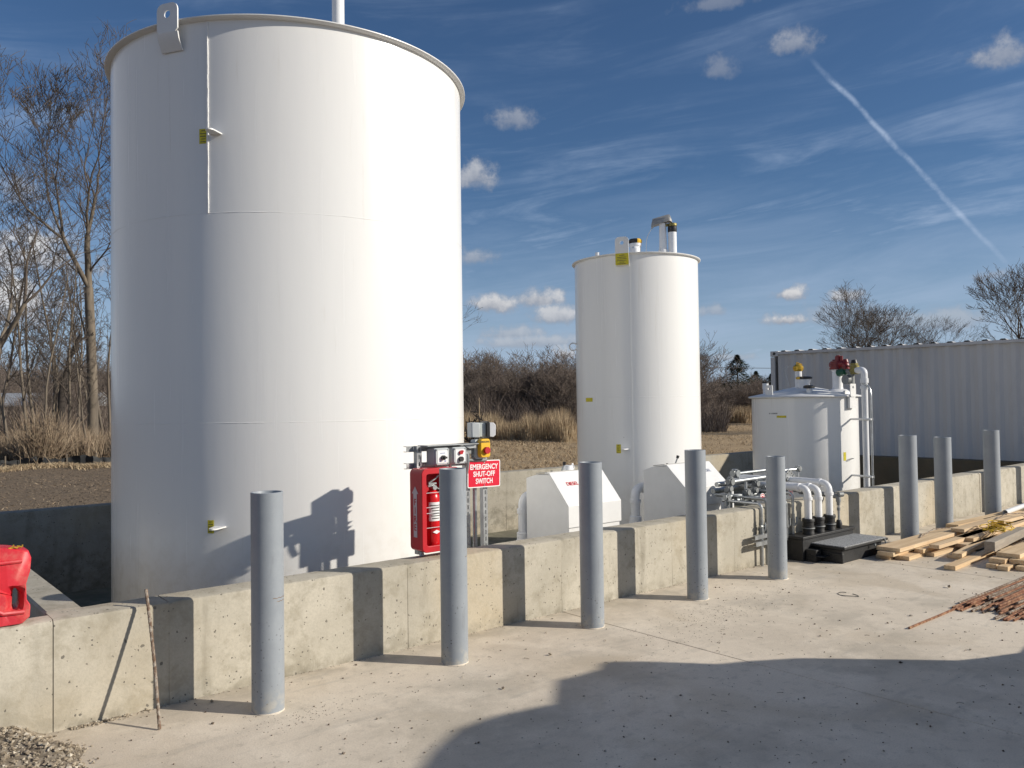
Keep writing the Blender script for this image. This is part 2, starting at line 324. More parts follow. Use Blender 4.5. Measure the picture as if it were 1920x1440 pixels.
# ------------------------------------------------------------------ mesh helpers
class MB:
    def __init__(s): s.v = []; s.f = []; s.m = []
    def add(s, vs, fs, mi=0):
        o = len(s.v); s.v.extend([tuple(x) for x in vs]); s.f.extend([tuple(i+o for i in f) for f in fs]); s.m.extend([mi]*len(fs)); return s
    def box(s, x0, x1, y0, y1, z0, z1, mi=0, M=None):
        vs = [Vector((x, y, z)) for z in (z0, z1) for y in (y0, y1) for x in (x0, x1)]
        if M is not None: vs = [M @ v for v in vs]
        return s.add(vs, [(0, 2, 3, 1), (4, 5, 7, 6), (0, 1, 5, 4), (2, 6, 7, 3), (0, 4, 6, 2), (1, 3, 7, 5)], mi)
    def lathe(s, prof, c=(0, 0), n=32, mi=0, M=None, close=False, a0=0, a1=2*math.pi):
        full = abs(a1-a0-2*math.pi) < 1e-6; k = n if full else n+1
        vs = []
        for (r, z) in prof:
            for i in range(k):
                a = a0 + (a1-a0)*i/n; vs.append(Vector((c[0]+r*math.cos(a), c[1]+r*math.sin(a), z)))
        if M is not None: vs = [M @ v for v in vs]
        fs = []
        np_ = len(prof)
        for j in range(np_ if close else np_-1):
            j2 = (j+1) % np_
            for i in range(n):
                i2 = (i+1) % k
                fs.append((j*k+i, j*k+i2, j2*k+i2, j2*k+i))
        return s.add(vs, fs, mi)
    def cyl(s, p0, p1, r0, r1=None, n=16, mi=0, caps=True):
        r1 = r0 if r1 is None else r1; p0 = Vector(p0); p1 = Vector(p1); d = (p1-p0)
        q = d.to_track_quat('Z', 'Y').to_matrix()
        vs = []
        for p, r in ((p0, r0), (p1, r1)):
            for i in range(n):
                a = 2*math.pi*i/n; vs.append(p + q @ Vector((r*math.cos(a), r*math.sin(a), 0)))
        fs = [(i, (i+1) % n, n+(i+1) % n, n+i) for i in range(n)]
        if caps: fs += [tuple(range(n-1, -1, -1)), tuple(range(n, 2*n))]
        return s.add(vs, fs, mi)
    def tube(s, pts, r, n=12, mi=0, caps=True):
        pts = [Vector(p) for p in pts]; rs = r if isinstance(r, (list, tuple)) else [r]*len(pts)
        vs = []; up = None
        for i, p in enumerate(pts):
            t = ((pts[min(i+1, len(pts)-1)] - p).normalized() + (p - pts[max(i-1, 0)]).normalized())
            if t.length < 1e-6: t = Vector((0, 0, 1))
            t.normalize()
            if up is None:
                up = Vector((0, 0, 1)) if abs(t.z) < .9 else Vector((1, 0, 0))
            a = (up - t*up.dot(t)).normalized(); b = t.cross(a); up = a
            for k in range(n):
                an = 2*math.pi*k/n; vs.append(p + (a*math.cos(an) + b*math.sin(an))*rs[i])
        fs = [(i*n+k, i*n+(k+1) % n, (i+1)*n+(k+1) % n, (i+1)*n+k) for i in range(len(pts)-1) for k in range(n)]
        if caps: fs += [tuple(range(n-1, -1, -1)), tuple((len(pts)-1)*n+k for k in range(n))]
        return s.add(vs, fs, mi)
    def prism(s, poly, h0, h1, M=None, mi=0):
        """poly (u,v) extruded along w from h0 to h1; M maps (u,v,w)"""
        n = len(poly); vs = [Vector((u, v, h0)) for u, v in poly] + [Vector((u, v, h1)) for u, v in poly]
        if M is not None: vs = [M @ v for v in vs]
        fs = [tuple(range(n-1, -1, -1)), tuple(range(n, 2*n))] + [(i, (i+1) % n, n+(i+1) % n, n+i) for i in range(n)]
        return s.add(vs, fs, mi)
    def ring(s, outer, inner, h0, h1, M=None, mi=0):
        """frame between two loops of equal count"""
        n = len(outer); L = [outer, inner]
        vs = [Vector((u, v, h)) for h in (h0, h1) for lp in L for (u, v) in lp]
        if M is not None: vs = [M @ v for v in vs]
        fs = []
        for i in range(n):
            j = (i+1) % n
            fs += [(i, n+i, n+j, j), (2*n+i, 2*n+j, 3*n+j, 3*n+i), (i, j, 2*n+j, 2*n+i), (n+i, 3*n+i, 3*n+j, n+j)]
        return s.add(vs, fs, mi)
    def build(s, name, mats, parent=None, sharp=35, bevel=0, origin=None):
        if not isinstance(mats, (list, tuple)): mats = [mats]
        me = bpy.data.meshes.new(name)
        O = Vector((0, 0, 0))
        if parent is not None: O = Vector(parent['_o']) if '_o' in parent else Vector((0, 0, 0))
        elif origin is not None: O = Vector(origin)
        a = np.array(s.v, dtype=np.float64) - np.array(O)
        me.from_pydata(a.tolist(), [], s.f); me.update()
        for m_ in mats: me.materials.append(MT[m_] if isinstance(m_, str) else m_)
        if len(mats) > 1: me.polygons.foreach_set('material_index', s.m)
        if sharp is not None:
            me.polygons.foreach_set('use_smooth', [True]*len(me.polygons)); me.set_sharp_from_angle(angle=R(sharp))
        o = bpy.data.objects.new(name, me); COL.objects.link(o)
        if parent is not None:
            o.parent = parent; o['_o'] = tuple(O)
        else:
            o.location = O; o['_o'] = tuple(O)
        if bevel:
            b = o.modifiers.new('bevel', 'BEVEL'); b.width = bevel; b.segments = 2; b.limit_method = 'ANGLE'; b.angle_limit = R(40)
        return o
def tag(o, label, cat, group=None):
    o['label'] = label; o['category'] = cat
    if group: o['group'] = group
    return o
def thing(name, loc, label, cat, group=None):
    e = bpy.data.objects.new(name, None); COL.objects.link(e); e.location = loc; e['_o'] = tuple(loc); e.empty_display_size = .1
    return tag(e, label, cat, group)
def copy_tree(o, parent=None):
    c = o.copy(); COL.objects.link(c)
    if parent is not None: c.parent = parent
    for ch in list(o.children): copy_tree(ch, c)
    return c
def struct(o, kind='structure'):
    o['kind'] = kind; return o
def fillet(pts, rad, n=7):
    pts = [Vector(p) for p in pts]; out = [pts[0]]
    for i in range(1, len(pts)-1):
        a, b, c = pts[i-1], pts[i], pts[i+1]; u = (a-b).normalized(); w = (c-b).normalized()
        r = min(rad, (a-b).length*.48, (c-b).length*.48)
        p0 = b+u*r; p1 = b+w*r
        for k in range(n+1):
            t = k/n; out.append((1-t)**2*p0 + 2*t*(1-t)*b + t*t*p1)
    out.append(pts[-1]); return out
def rrect(x0, x1, y0, y1, r, n=4):
    o = []
    for cx, cy, a in ((x1-r, y1-r, 0), (x0+r, y1-r, 90), (x0+r, y0+r, 180), (x1-r, y0+r, 270)):
        for k in range(n+1):
            t = R(a+90*k/n); o.append((cx+r*math.cos(t), cy+r*math.sin(t)))
    return o
def circ(cx, cy, r, n=24): return [(cx+r*math.cos(2*math.pi*k/n), cy+r*math.sin(2*math.pi*k/n)) for k in range(n)]
# map (u,v,w): u->x, v->z, w->y  (a sheet facing -y when w small)
XZ = Matrix(((1, 0, 0, 0), (0, 0, 1, 0), (0, 1, 0, 0), (0, 0, 0, 1)))
def text_mesh(body, size, bold=.0, depth=.001, spacing=1.0):
    cu = bpy.data.curves.new('lettering', 'FONT'); cu.body = body; cu.size = size; cu.offset = bold; cu.extrude = depth
    cu.align_x = 'CENTER'; cu.align_y = 'CENTER'; cu.space_line = .98; cu.space_character = spacing
    t = bpy.data.objects.new('lettering_tmp', cu); COL.objects.link(t)
    dg = bpy.context.evaluated_depsgraph_get(); me = bpy.data.meshes.new_from_object(t.evaluated_get(dg))
    vs = [tuple(v.co) for v in me.vertices]; fs = [tuple(p.vertices) for p in me.polygons]
    bpy.data.objects.remove(t); bpy.data.curves.remove(cu); bpy.data.meshes.remove(me)
    return vs, fs
def add_text(mb, body, size, M, bold=0, depth=.001, mi=0, sx=1.0, fit=None):
    vs, fs = text_mesh(body, size, bold, depth)
    if fit:
        x0, x1 = min(v[0] for v in vs), max(v[0] for v in vs); y0, y1 = min(v[1] for v in vs), max(v[1] for v in vs)
        vs = [((v[0]-(x0+x1)/2)*fit[0]/(x1-x0), (v[1]-(y0+y1)/2)*fit[1]/(y1-y0), v[2]) for v in vs]; sx = 1
    mb.add([M @ Vector((v[0]*sx, v[1], v[2])) for v in vs], fs, mi)
# text facing -y at (x,z): local x->x, local y->z, local z->-y
def faceM(x, y, z): return Matrix(((1, 0, 0, x), (0, 0, -1, y), (0, 1, 0, z), (0, 0, 0, 1)))
def cylpatch(mb, c, r, th0, th1, z0, z1, t, n=6, mi=0):
    """curved plate standing t proud of a cylinder of radius r"""
    vs = []
    for rr in (r, r+t):
        for z in (z0, z1):
            for i in range(n+1):
                a = R(th0+(th1-th0)*i/n); vs.append((c[0]+rr*math.cos(a), c[1]+rr*math.sin(a), z))
    k = n+1; fs = []
    for i in range(n):
        fs += [(2*k+i, 2*k+i+1, 3*k+i+1, 3*k+i), (i, k+i, k+i+1, i+1), (i, i+1, 2*k+i+1, 2*k+i), (k+i, 3*k+i, 3*k+i+1, k+i+1)]
    fs += [(0, 2*k, 3*k, k), (n, k+n, 3*k+n, 2*k+n)]
    mb.add(vs, fs, mi)
def onc(c, r, th, z): return Vector((c[0]+r*math.cos(R(th)), c[1]+r*math.sin(R(th)), z))
def tangM(c, r, th, z):
    """local x = tangent (increasing theta), y = up, z = outward"""
    a = R(th); rad = Vector((math.cos(a), math.sin(a), 0)); tan = Vector((-math.sin(a), math.cos(a), 0))
    M = Matrix((tan, Vector((0, 0, 1)), rad)).transposed().to_4x4(); M.translation = onc(c, r, th, z); return M
rnd = random.Random(7)
WH = .556                                       # top of the containment walls above the slab
# ------------------------------------------------------------------ the ground, one sheet with a pit cut in it
def grid_sheet(x0, x1, y0, y1, z, name, mat, res, amp=0, hole=None):
    pass
mb = MB()
X = [-1500, -60, 1.0, 15.0, 60, 1800]; Y = [-1500, -60, 4.7, 9.95, 60, 1800]
vs = [(x, y, -.06) for y in Y for x in X]; fs = []
for j in range(5):
    for i in range(5):
        if i == 2 and j == 2: continue
        fs.append((j*6+i, j*6+i+1, (j+1)*6+i+1, (j+1)*6+i))
mb.add(vs, fs)
struct(mb.build('ground', 'field', sharp=None))
mb = MB(); mb.add([(1.0, 4.8, -.35), (15.0, 4.8, -.35), (15.0, 9.95, -.35), (1.0, 9.95, -.35)], [(0, 1, 2, 3)])
struct(mb.build('pit_floor', 'pitfloor', sharp=None))
# concrete apron in bays with a narrow sawn joint between them
mb = MB()
js = [.72, 4.36, 8.0, 11.64, 15.3, 19, 24]
for a, b in zip(js[:-1], js[1:]):
    mb.box(a+.0035, b-.0035, -9, 4.655, -.15, 0)
struct(mb.build('concrete_slab', 'slab', sharp=None, bevel=.004))

# ------------------------------------------------------------------ containment walls
def wall_prism(name, prof_pts, axis, a0, a1, joints, mat, label, depthdir=1):
    """cast wall: cross-section swept along the run in bays, top arrises slightly uneven and chipped"""
    segs = [a0] + joints + [a1]; mb = MB(); q = random.Random(int(abs(a0*100)+a1*10)); n = len(prof_pts)
    T = (lambda u, v, w: (w, u, v)) if axis == 'x' else (lambda u, v, w: (u, w, v))
    for p, r_ in zip(segs[:-1], segs[1:]):
        gp = .0 if p == a0 else .0025+q.uniform(0, .001); gq = .0 if r_ == a1 else .0025
        lo, hi = p+gp, r_-gq; k = max(2, int((hi-lo)/.035)); vs = []; wob = q.uniform(0, 6)
        for i in range(k+1):
            w = lo+(hi-lo)*i/k; end = i in (0, k); chip = q.uniform(.004, .012) if q.random() < (.5 if end else .035) else 0
            dj = .0012*math.sin(w*3+wob)+q.uniform(-.0008, .0008)
            for j, (u, v) in enumerate(prof_pts):
                uu, vv = u, v
                if j in (1, 2): uu += dj*.5+chip*.5; vv -= chip*.8
                if j == 3: vv += dj-chip*.4; uu += chip*.6
                if j in (4, 5): vv += dj*.7
                vs.append(T(uu, vv, w))
        fs = [tuple(range(n-1, -1, -1)), tuple(k*n+j for j in range(n))] + [(i*n+j, i*n+(j+1) % n, (i+1)*n+(j+1) % n, (i+1)*n+j) for i in range(k) for j in range(n)]
        mb.add(vs, fs)
        if r_ != a1:
            um = (prof_pts[0][0]+prof_pts[-1][0])/2
            inner = [(u+(.005 if u < um else -.005), min(v, WH-.007)) for u, v in prof_pts]
            M = Matrix(((0, 0, 1, 0), (1, 0, 0, 0), (0, 1, 0, 0), (0, 0, 0, 1))) if axis == 'x' else Matrix(((1, 0, 0, 0), (0, 0, 1, 0), (0, 1, 0, 0), (0, 0, 0, 1)))
            mb.prism(inner, r_-.004, r_+.004, M)
    o = mb.build(name, mat, sharp=30); tag(o, label, 'wall'); return o
def prof(y0, y1, zb, c=.022):
    return [(y0, zb), (y0, WH-c), (y0+c*.3, WH-c*.3), (y0+c, WH), (y1-.012, WH), (y1, WH-.012), (y1, zb)]
wall_prism('containment_wall', prof(4.65, 4.86, -.4), 'x', .8775, 15.16, [1.434, 2.962, 4.36, 5.686, 6.608, 8.0, 9.35, 10.9, 12.4, 13.9], 'wall',
           'long low tan concrete wall behind the row of grey bollards')
wall_prism('containment_wall', prof(4.652, 4.785, -.4), 'x', -3.2, .8735, [-1.4], 'wall', 'short stub of low concrete wall under the red gas can')
mb = MB()
mb.prism([(.875, -.4), (.875, WH-.014), (.887, WH-.002), (1.045, WH-.002), (1.057, WH-.014), (1.057, -.4)], 4.86, 10.07, Matrix(((1, 0, 0, 0), (0, 0, 1, 0), (0, 1, 0, 0), (0, 0, 0, 1))))
tag(mb.build('containment_wall', 'wall', sharp=30), 'low concrete side wall running back from beside the red gas can', 'wall')
wall_prism('containment_wall', prof(9.87, 10.07, -.4), 'x', 1.06, 15.16, [3.4, 5.9, 8.1, 10.6, 12.9], 'wallside', 'low concrete back wall behind the white tanks')
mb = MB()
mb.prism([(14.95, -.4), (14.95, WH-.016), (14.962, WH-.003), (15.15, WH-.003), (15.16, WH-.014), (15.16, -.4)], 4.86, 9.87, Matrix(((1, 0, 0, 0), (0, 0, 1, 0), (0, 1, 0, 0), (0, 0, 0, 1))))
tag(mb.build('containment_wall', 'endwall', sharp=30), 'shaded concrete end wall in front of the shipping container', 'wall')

# ------------------------------------------------------------------ tanks
FLOOR = -.33
def eyelet(c, r, th, z, parent, L=.16):
    mb = MB(); M = tangM(c, r, th, z)
    # flat horizontal tab with a hole, standing out of the shell
    out = []
    for k in range(13):
        a = math.pi*k/12; out.append((L*.5-.05+.05*math.sin(a) + L*.35, .035*math.cos(a)))
    outer = [(-.02, .05)] + out + [(-.02, -.05)]
    n = len(outer); inner = [(L*.62+.018*math.cos(2*math.pi*k/n+.9), .016*math.sin(2*math.pi*k/n+.9)) for k in range(n)]
    inner = inner[::-1]
    # u along outward, v along tangent, w up
    T = M @ Matrix(((0, 1, 0, 0), (0, 0, 1, 0), (1, 0, 0, 0), (0, 0, 0, 1)))
    mb.prism(outer, -.005, .005, T)
    mb.cyl(T @ Vector((L*.72, 0, -.006)), T @ Vector((L*.72, 0, .0062)), .014, n=12)
    return mb.build('grounding_tab', 'white', parent)
def sticker(c, r, th, z, w, h, parent, mat='sticker', lines=True):
    mb = MB(); d = math.degrees(w/2/r); cylpatch(mb, c, r+.0005, th-d, th+d, z-h/2, z+h/2, .0012, 4)
    o = mb.build('warning_sticker', mat, parent)
    if lines:
        mb = MB(); k = max(2, int(h/.02))
        for i in range(k):
            zz = z+h/2-(i+.7)*h/(k+.4); ww = d*(.78 if i % 3 else .5)
            cylpatch(mb, c, r+.0018, th-ww, th+ww*(.9 if i % 2 else .6), zz-h*.022, zz+h*.022, .0006, 3)
        mb.build('small_print', 'ink', o)
    return o
def liftlug(c, r, th, zb, zt, w, parent, t=.012, off=.035, hole=.028, hz=.075):
    """plate welded low on the shell, leaning out over the rim, with a lifting eye"""
    M = tangM(c, r, th, 0); mb = MB()
    # lower half, on shell -> bends out by off at rim height -> upper plate
    zr = zt-.26 if zt-zb > .33 else zt-.17
    vs = []; secs = [(zb, .004), (zr-.02, off), (zr+.03, off+.012)]
    for z, o_ in secs:
        for u in (-w/2, w/2):
            for q in (o_, o_+t): vs.append(M @ Vector((u, z, q)))
    fs = [(0, 2, 3, 1)]
    for k in range(2):
        a = 4*k; fs += [(a, a+4, a+6, a+2), (a+1, a+3, a+7, a+5), (a, a+1, a+5, a+4), (a+2, a+6, a+7, a+3)]
    mb.add(vs, fs)
    # upper plate with rounded top and real hole: ring between outline and hole
    n = 32; cz = zt-hz; outer = []; z0 = zr+.03
    rr = w*.28
    for k in range(n):
        a = 2*math.pi*(k+.5)/n; dx, dz = math.cos(a), math.sin(a)
        # ray from hole centre to rounded rectangle (sampled)
        hx, up, dn = w/2, zt-cz, cz-z0
        tt = min(hx/abs(dx) if abs(dx) > 1e-6 else 9, (up/dz if dz > 1e-6 else (dn/-dz if dz < -1e-6 else 9)))
        x_, z_ = dx*tt, dz*tt
        if z_ > up-rr and abs(x_) > hx-rr:      # round the top corners
            cx_ = math.copysign(hx-rr, x_); cz_ = up-rr; l = math.hypot(x_-cx_, z_-cz_)
            x_, z_ = cx_+(x_-cx_)*rr/l, cz_+(z_-cz_)*rr/l
        outer.append((x_, cz+z_))
    # square off lower corners
    for k in range(n):
        if outer[k][1] < z0+.02: pass
    inner = [(hole*math.cos(2*math.pi*(k+.5)/n), cz+hole*math.sin(2*math.pi*(k+.5)/n)) for k in range(n)]
    mb.ring(outer, inner, off+.012, off+.012+t, M)
    return mb.build('lifting_lug', 'white', parent, bevel=0)
def shell(c, r, z0, z1, parent, seams=(), flange=.045, n=144):
    mb = MB(); prof_ = [(r, z0)]
    for s in sorted(seams): prof_ += [(r, s-.02), (r, s+.02)]
    prof_ += [(r, z1-.02)]
    mb.lathe(prof_, c, n); o = mb.build('shell', 'tank', parent, sharp=20)
    for s in seams:
        mb = MB(); q = random.Random(int(s*100)); k = 260; th = [360*i/k for i in range(k+1)]; w_ = [.0028+.0012*math.sin(i*.9)+q.uniform(-.0008, .0008) for i in range(k)]+[.0028]; h_ = [max(.0002, .0009+.0006*math.sin(i*.31)+q.uniform(-.0006, .0006)) for i in range(k)]+[.001]
        h_[-1] = h_[0]; w_[-1] = w_[0]; vs = []
        for i in range(k+1):
            for rr, dz in ((r-.001, -w_[i]*1.6), (r+h_[i], -w_[i]*.5), (r+h_[i], w_[i]*.5), (r-.001, w_[i]*1.6)):
                p_ = onc(c, rr, th[i], s+dz); vs.append(p_)
        mb.add(vs, [(i*4+j, (i+1)*4+j, (i+1)*4+j+1, i*4+j+1) for i in range(k) for j in range(3)]); mb.build('weld_seam', 'tank', parent, sharp=None)
    mb = MB(); f = flange
    mb.lathe([(r-.004, z1-.021), (r+f*.7, z1-.018), (r+f, z1-.008), (r+f, z1), (r-.02, z1+.004)], c, n)
    mb.build('rim', 'offwhite' if f > .05 else 'white', parent, sharp=50)
    return o

# --- big tank
C1 = (3.459, 7.365); R1 = 1.6; Z1 = 4.63
t1 = thing('storage_tank', (C1[0], C1[1], FLOOR), 'largest and tallest white cylindrical steel tank, with lifting lug on its left rim', 'tank')
shell(C1, R1, FLOOR, Z1, t1, (1.49, 3.11), .05)
mb = MB(); mb.lathe([(R1-.01, Z1), (R1*.5, Z1+.06), (.001, Z1+.09)], C1, 96); mb.build('roof', 'white', t1, sharp=60)
mb = MB()
for k in range(40):   # slightly uneven vertical weld of the top course
    z0 = 3.11+(Z1-.03-3.11)*k/40; z1 = 3.11+(Z1-.03-3.11)*(k+1)/40; dth = rnd.uniform(-.04, .04)
    cylpatch(mb, C1, R1-.001, -139.3+dth, -138.85+dth, z0, z1+.001, .011+rnd.uniform(-.002, .002), 1)
mb.build('vertical_weld', 'white', t1, sharp=None)
liftlug(C1, R1, -150, 4.40, 4.76, .20, t1, off=.045, hole=.03, hz=.085)
eyelet(C1, R1, -136.6, 3.72, t1); eyelet(C1, R1, -136.0, .70, t1, .17)
sticker(C1, R1, -140.3, 3.71, .075, .115, t1); sticker(C1, R1, -138.7, .70, .05, .10, t1)
mb = MB(); mb.cyl((3.85, 7.2, Z1+.03), (3.85, 7.2, 5.7), .06, n=24); mb.build('vent_pipe', 'pvc', t1, sharp=50)
mb = MB(); mb.lathe([(.10, 5.7), (.13, 5.75), (.13, 5.82), (.02, 5.88)], (3.85, 7.2), 24); mb.build('vent_cap', 'greyfit', t1, sharp=40)
mb = MB(); mb.lathe([(R1+.12, FLOOR-.02), (R1+.12, -.28), (R1+.004, -.28)], C1, 64); mb.build('base_ring', 'wallside', t1)

# --- middle tank
C2 = (8.29, 7.307); R2 = .813; Z2 = 3.467
t2 = thing('storage_tank', (C2[0], C2[1], FLOOR), 'tall slim white tank in the middle with a yellow notice at its rim', 'tank')
shell(C2, R2, FLOOR, Z2, t2, (1.676,), .035, 112)
mb = MB(); mb.lathe([(R2-.01, Z2), (R2*.5, Z2+.03), (.001, Z2+.05)], C2, 64); mb.build('roof', 'white', t2, sharp=60)
mb = MB()
for k in range(30):
    z0 = -.3+(Z2+.26)*k/30; z1 = -.3+(Z2+.26)*(k+1)/30; dth = rnd.uniform(-.1, .1)
    cylpatch(mb, C2, R2-.001, -143.9+dth, -143.5+dth, z0, z1+.001, .0045, 1)
mb.build('vertical_weld', 'white', t2, sharp=None)
liftlug(C2, R2, -149.5, 3.30, 3.66, .17, t2, off=.035, hole=.024, hz=.075)
M = tangM(C2, R2+.058, -149.5, 0); mb = MB(); mb.prism(rrect(-.082, .082, 3.31, 3.455, .008), 0, .004, M); nt = mb.build('notice_plate', 'sticker', t2)
mb = MB()
for i, (w, z) in enumerate([(.035, 3.43), (.06, 3.405), (.055, 3.385), (.06, 3.365), (.03, 3.345), (.06, 3.325)]):
    mb.prism([(-w, z-.003), (w*(.8 if i % 2 else 1), z-.003), (w*(.8 if i % 2 else 1), z+.003), (-w, z+.003)], .0045, .0052, M)
mb.build('small_print', 'ink', nt)
def pipecap(parent, x, y, z0, z1, rp, zc, rc, capmats=('black', 'yellow'), split=True):
    mb = MB(); mb.lathe([(rp, z0), (rp, z1-.04), (rp*1.12, z1-.035), (rp*1.12, z1)], (x, y), 24); p_ = mb.build('riser_pipe', 'pvc', parent, sharp=40)
    mb = MB(); mb.lathe([(rp*1.05, z1-.01), (rc, z1+.01), (rc*1.06, z1+.02), (rc*1.06, zc-.015), (rc*.9, zc), (.001, zc+.008)], (x, y), 24)
    if split:
        for i, f in enumerate(mb.f):
            cxm = sum(mb.v[k][0]-x for k in f)/len(f); cym = sum(mb.v[k][1]-y for k in f)/len(f)
            mb.m[i] = 1 if (cxm*.72-cym*.69) > .25*rc else 0
    mb.build('fill_cap', list(capmats), parent, sharp=40)
pipecap(t2, 8.295, 7.308, Z2+.02, 3.73, .075, 3.79, .085)
mb = MB(); mb.cyl((8.12, 7.16, Z2+.02), (8.12, 7.16, 3.62), .05, n=20); mb.lathe([(.05, 3.62), (.03, 3.65), (.001, 3.66)], (8.12, 7.16), 20); mb.build('vent_stub', 'pvc', t2, sharp=40)
# tall vent with mushroom hood, and a capped gauge pipe beside it
mb = MB(); mb.lathe([(.062, Z2+.02), (.062, 3.63), (.05, 3.64), (.046, 3.98)], (8.53, 7.03), 24); mb.build('riser_pipe', 'pvc', t2, sharp=40)
hood = MB(); hm = Matrix.Translation((8.52, 7.04, 4.01)) @ Matrix.Rotation(math.atan2(-.19, .155)+0, 4, 'Z') @ Matrix.Rotation(R(-9), 4, 'Y')
sec = []
for (dx, hw, z) in [(-.145, .03, -.03), (-.14, .05, -.012), (-.11, .062, .012), (.09, .07, .028), (.12, .062, .022), (.135, .04, .0), (.135, .03, -.02)]:
    sec.append((dx, hw, z))
vs = []
for (dx, hw, z) in sec:
    for k in range(10):
        a = math.pi*k/9; vs.append(hm @ Vector((dx, hw*math.cos(a), z-.05+.10*math.sin(a)*(.5 if abs(dx) > .13 else 1))))
fs = [(j*10+i, j*10+i+1, (j+1)*10+i+1, (j+1)*10+i) for j in range(6) for i in range(9)]
fs += [tuple(range(9, -1, -1)), tuple(60+k for k in range(10))] + [tuple([j*10+9, j*10, (j+1)*10, (j+1)*10+9]) for j in range(6)]
hood.add(vs, fs); hood.build('vent_hood', 'greycap', t2, sharp=50)
mb = MB(); mb.cyl((8.61, 6.935, Z2+.01), (8.61, 6.935, 3.88), .055, n=24); mb.build('riser_pipe', 'pvc', t2, sharp=50)
mb = MB(); mb.lathe([(.056, 3.86), (.060, 3.87), (.060, 3.93), (.055, 3.935)], (8.61, 6.935), 24); mb.build('coupling', 'black', t2, sharp=40)
mb = MB(); mb.lathe([(.05, 3.935), (.062, 3.945), (.062, 3.975), (.03, 3.985), (.001, 3.985)], (8.61, 6.935), 24)
mb.box(8.53, 8.57, 6.95, 6.99, 3.94, 3.97); mb.build('fill_cap', 'oldbrass', t2, sharp=40)
mb = MB(); mb.cyl((7.95, 7.68, Z2+.0), (7.95, 7.68, 3.58), .05, n=16); mb.cyl((7.95, 7.68, 3.58), (7.95, 7.68, 3.63), .03, n=16); mb.build('roof_fitting', 'pvc', t2, sharp=40)
mb = MB(); mb.tube(fillet([(8.44, 7.12, 3.95), (8.37, 7.18, 3.8), (8.36, 7.18, 3.5)], .1), .004, 6); mb.build('sensor_wire', 'white', t2)
eyelet(C2, R2, -150.5, 1.035, t2, .13); sticker(C2, R2, -156.3, 1.035, .06, .11, t2)
sticker(C2, R2, 172, 1.65, .14, .05, t2, lines=False)
mb = MB(); mb.lathe([(.05+.008*math.cos(a), .008*math.sin(a)) for a in [2*math.pi*k/8 for k in range(8)]], (0, 0), 24,
     M=tangM(C2, R2+.04, 142, 2.36) @ Matrix.Rotation(R(90), 4, 'Y'), close=True); mb.build('grounding_tab', 'white', t2)
mb = MB(); mb.lathe([(R2+.1, FLOOR-.02), (R2+.1, -.28), (R2+.003, -.28)], C2, 48); mb.build('base_ring', 'wallside', t2)

# --- short tank with cone roof
C3 = (12.294, 7.253); R3 = .823; Z3 = 1.665; K3 = 14.28
t3 = thing('storage_tank', (C3[0], C3[1], FLOOR), 'short white tank with cone roof and red valve, in front of the container', 'tank')
shell(C3, R3, FLOOR, Z3, t3, (), .05, 112)
mb = MB(); mb.lathe([(R3+.05, Z3+.002), (R3+.045, Z3+.012), (.12, Z3+.165), (.001, Z3+.175)], C3, 96); mb.build('cone_roof', 'white', t3, sharp=60)
def cone_z(x, y): return Z3+.012+.155*max(0, 1-math.hypot(x-C3[0], y-C3[1])/.84)
def off3(px_right, toward=0):   # offset across / toward the photographer from the tank axis
    a = Vector((.508, -.861, 0)); b = Vector((-.861, -.508, 0)); q = a*px_right + b*toward
    return C3[0]+q.x, C3[1]+q.y
x, y = off3(-.075, .12)
mb = MB(); mb.cyl((x, y, cone_z(x, y)-.02), (x, y, 2.10), .055, n=24); mb.build('riser_pipe', 'pvc', t3, sharp=50)
mb = MB(); mb.lathe([(.058, 2.08), (.078, 2.10), (.082, 2.12), (.082, 2.155), (.06, 2.18), (.035, 2.20), (.001, 2.205)], (x, y), 24)
mb.tube([(x-.05, y, 2.18), (x-.01, y+.02, 2.225), (x+.05, y-.04, 2.19)], .01, 8); mb.build('fill_cap', 'brass', t3, sharp=40)
x, y = off3(.01, .18)
mb = MB(); mb.lathe([(.085, cone_z(x, y)-.02), (.085, 1.88), (.10, 1.90), (.104, 1.95)], (x, y), 28); mb.build('riser_pipe', 'pvc', t3, sharp=40)
mb = MB(); mb.lathe([(.105, 1.945), (.128, 1.955), (.128, 1.98), (.1, 1.992), (.001, 1.995)], (x, y), 28)
for i, f in enumerate(mb.f):
    mb.m[i] = 1 if sum(mb.v[k][0]*.508-mb.v[k][1]*.861 for k in f)/len(f) - (x*.508-y*.861) < -.06 else 0
mb.build('fill_cap', ['black', 'brass'], t3, sharp=40)
x, y = off3(.08, .62)
mb = MB(); mb.cyl((x, y, Z3+.03), (x, y, 1.80), .038, n=20); mb.cyl((x, y, Z3+.02), (x, y, Z3+.06), .05, n=20); mb.build('riser_pipe', 'pvc', t3, sharp=50)
mb = MB(); mb.lathe([(.04, 1.79), (.085, 1.795), (.085, 1.83), (.05, 1.845), (.001, 1.845)], (x, y), 24); mb.build('fill_cap', 'black', t3, sharp=40)
x, y = off3(-.60, -.1)
mb = MB(); mb.cyl((x, y, Z3+.03), (x, y, 1.86), .042, n=20); mb.cyl((x, y, 1.80), (x, y, 1.90), .05, n=20); mb.build('riser_pipe', 'pvc', t3, sharp=50)
mb = MB(); mb.cyl((x, y, 1.90), (x, y, 1.925), .058, n=20); mb.build('fill_cap', 'black', t3, sharp=40)
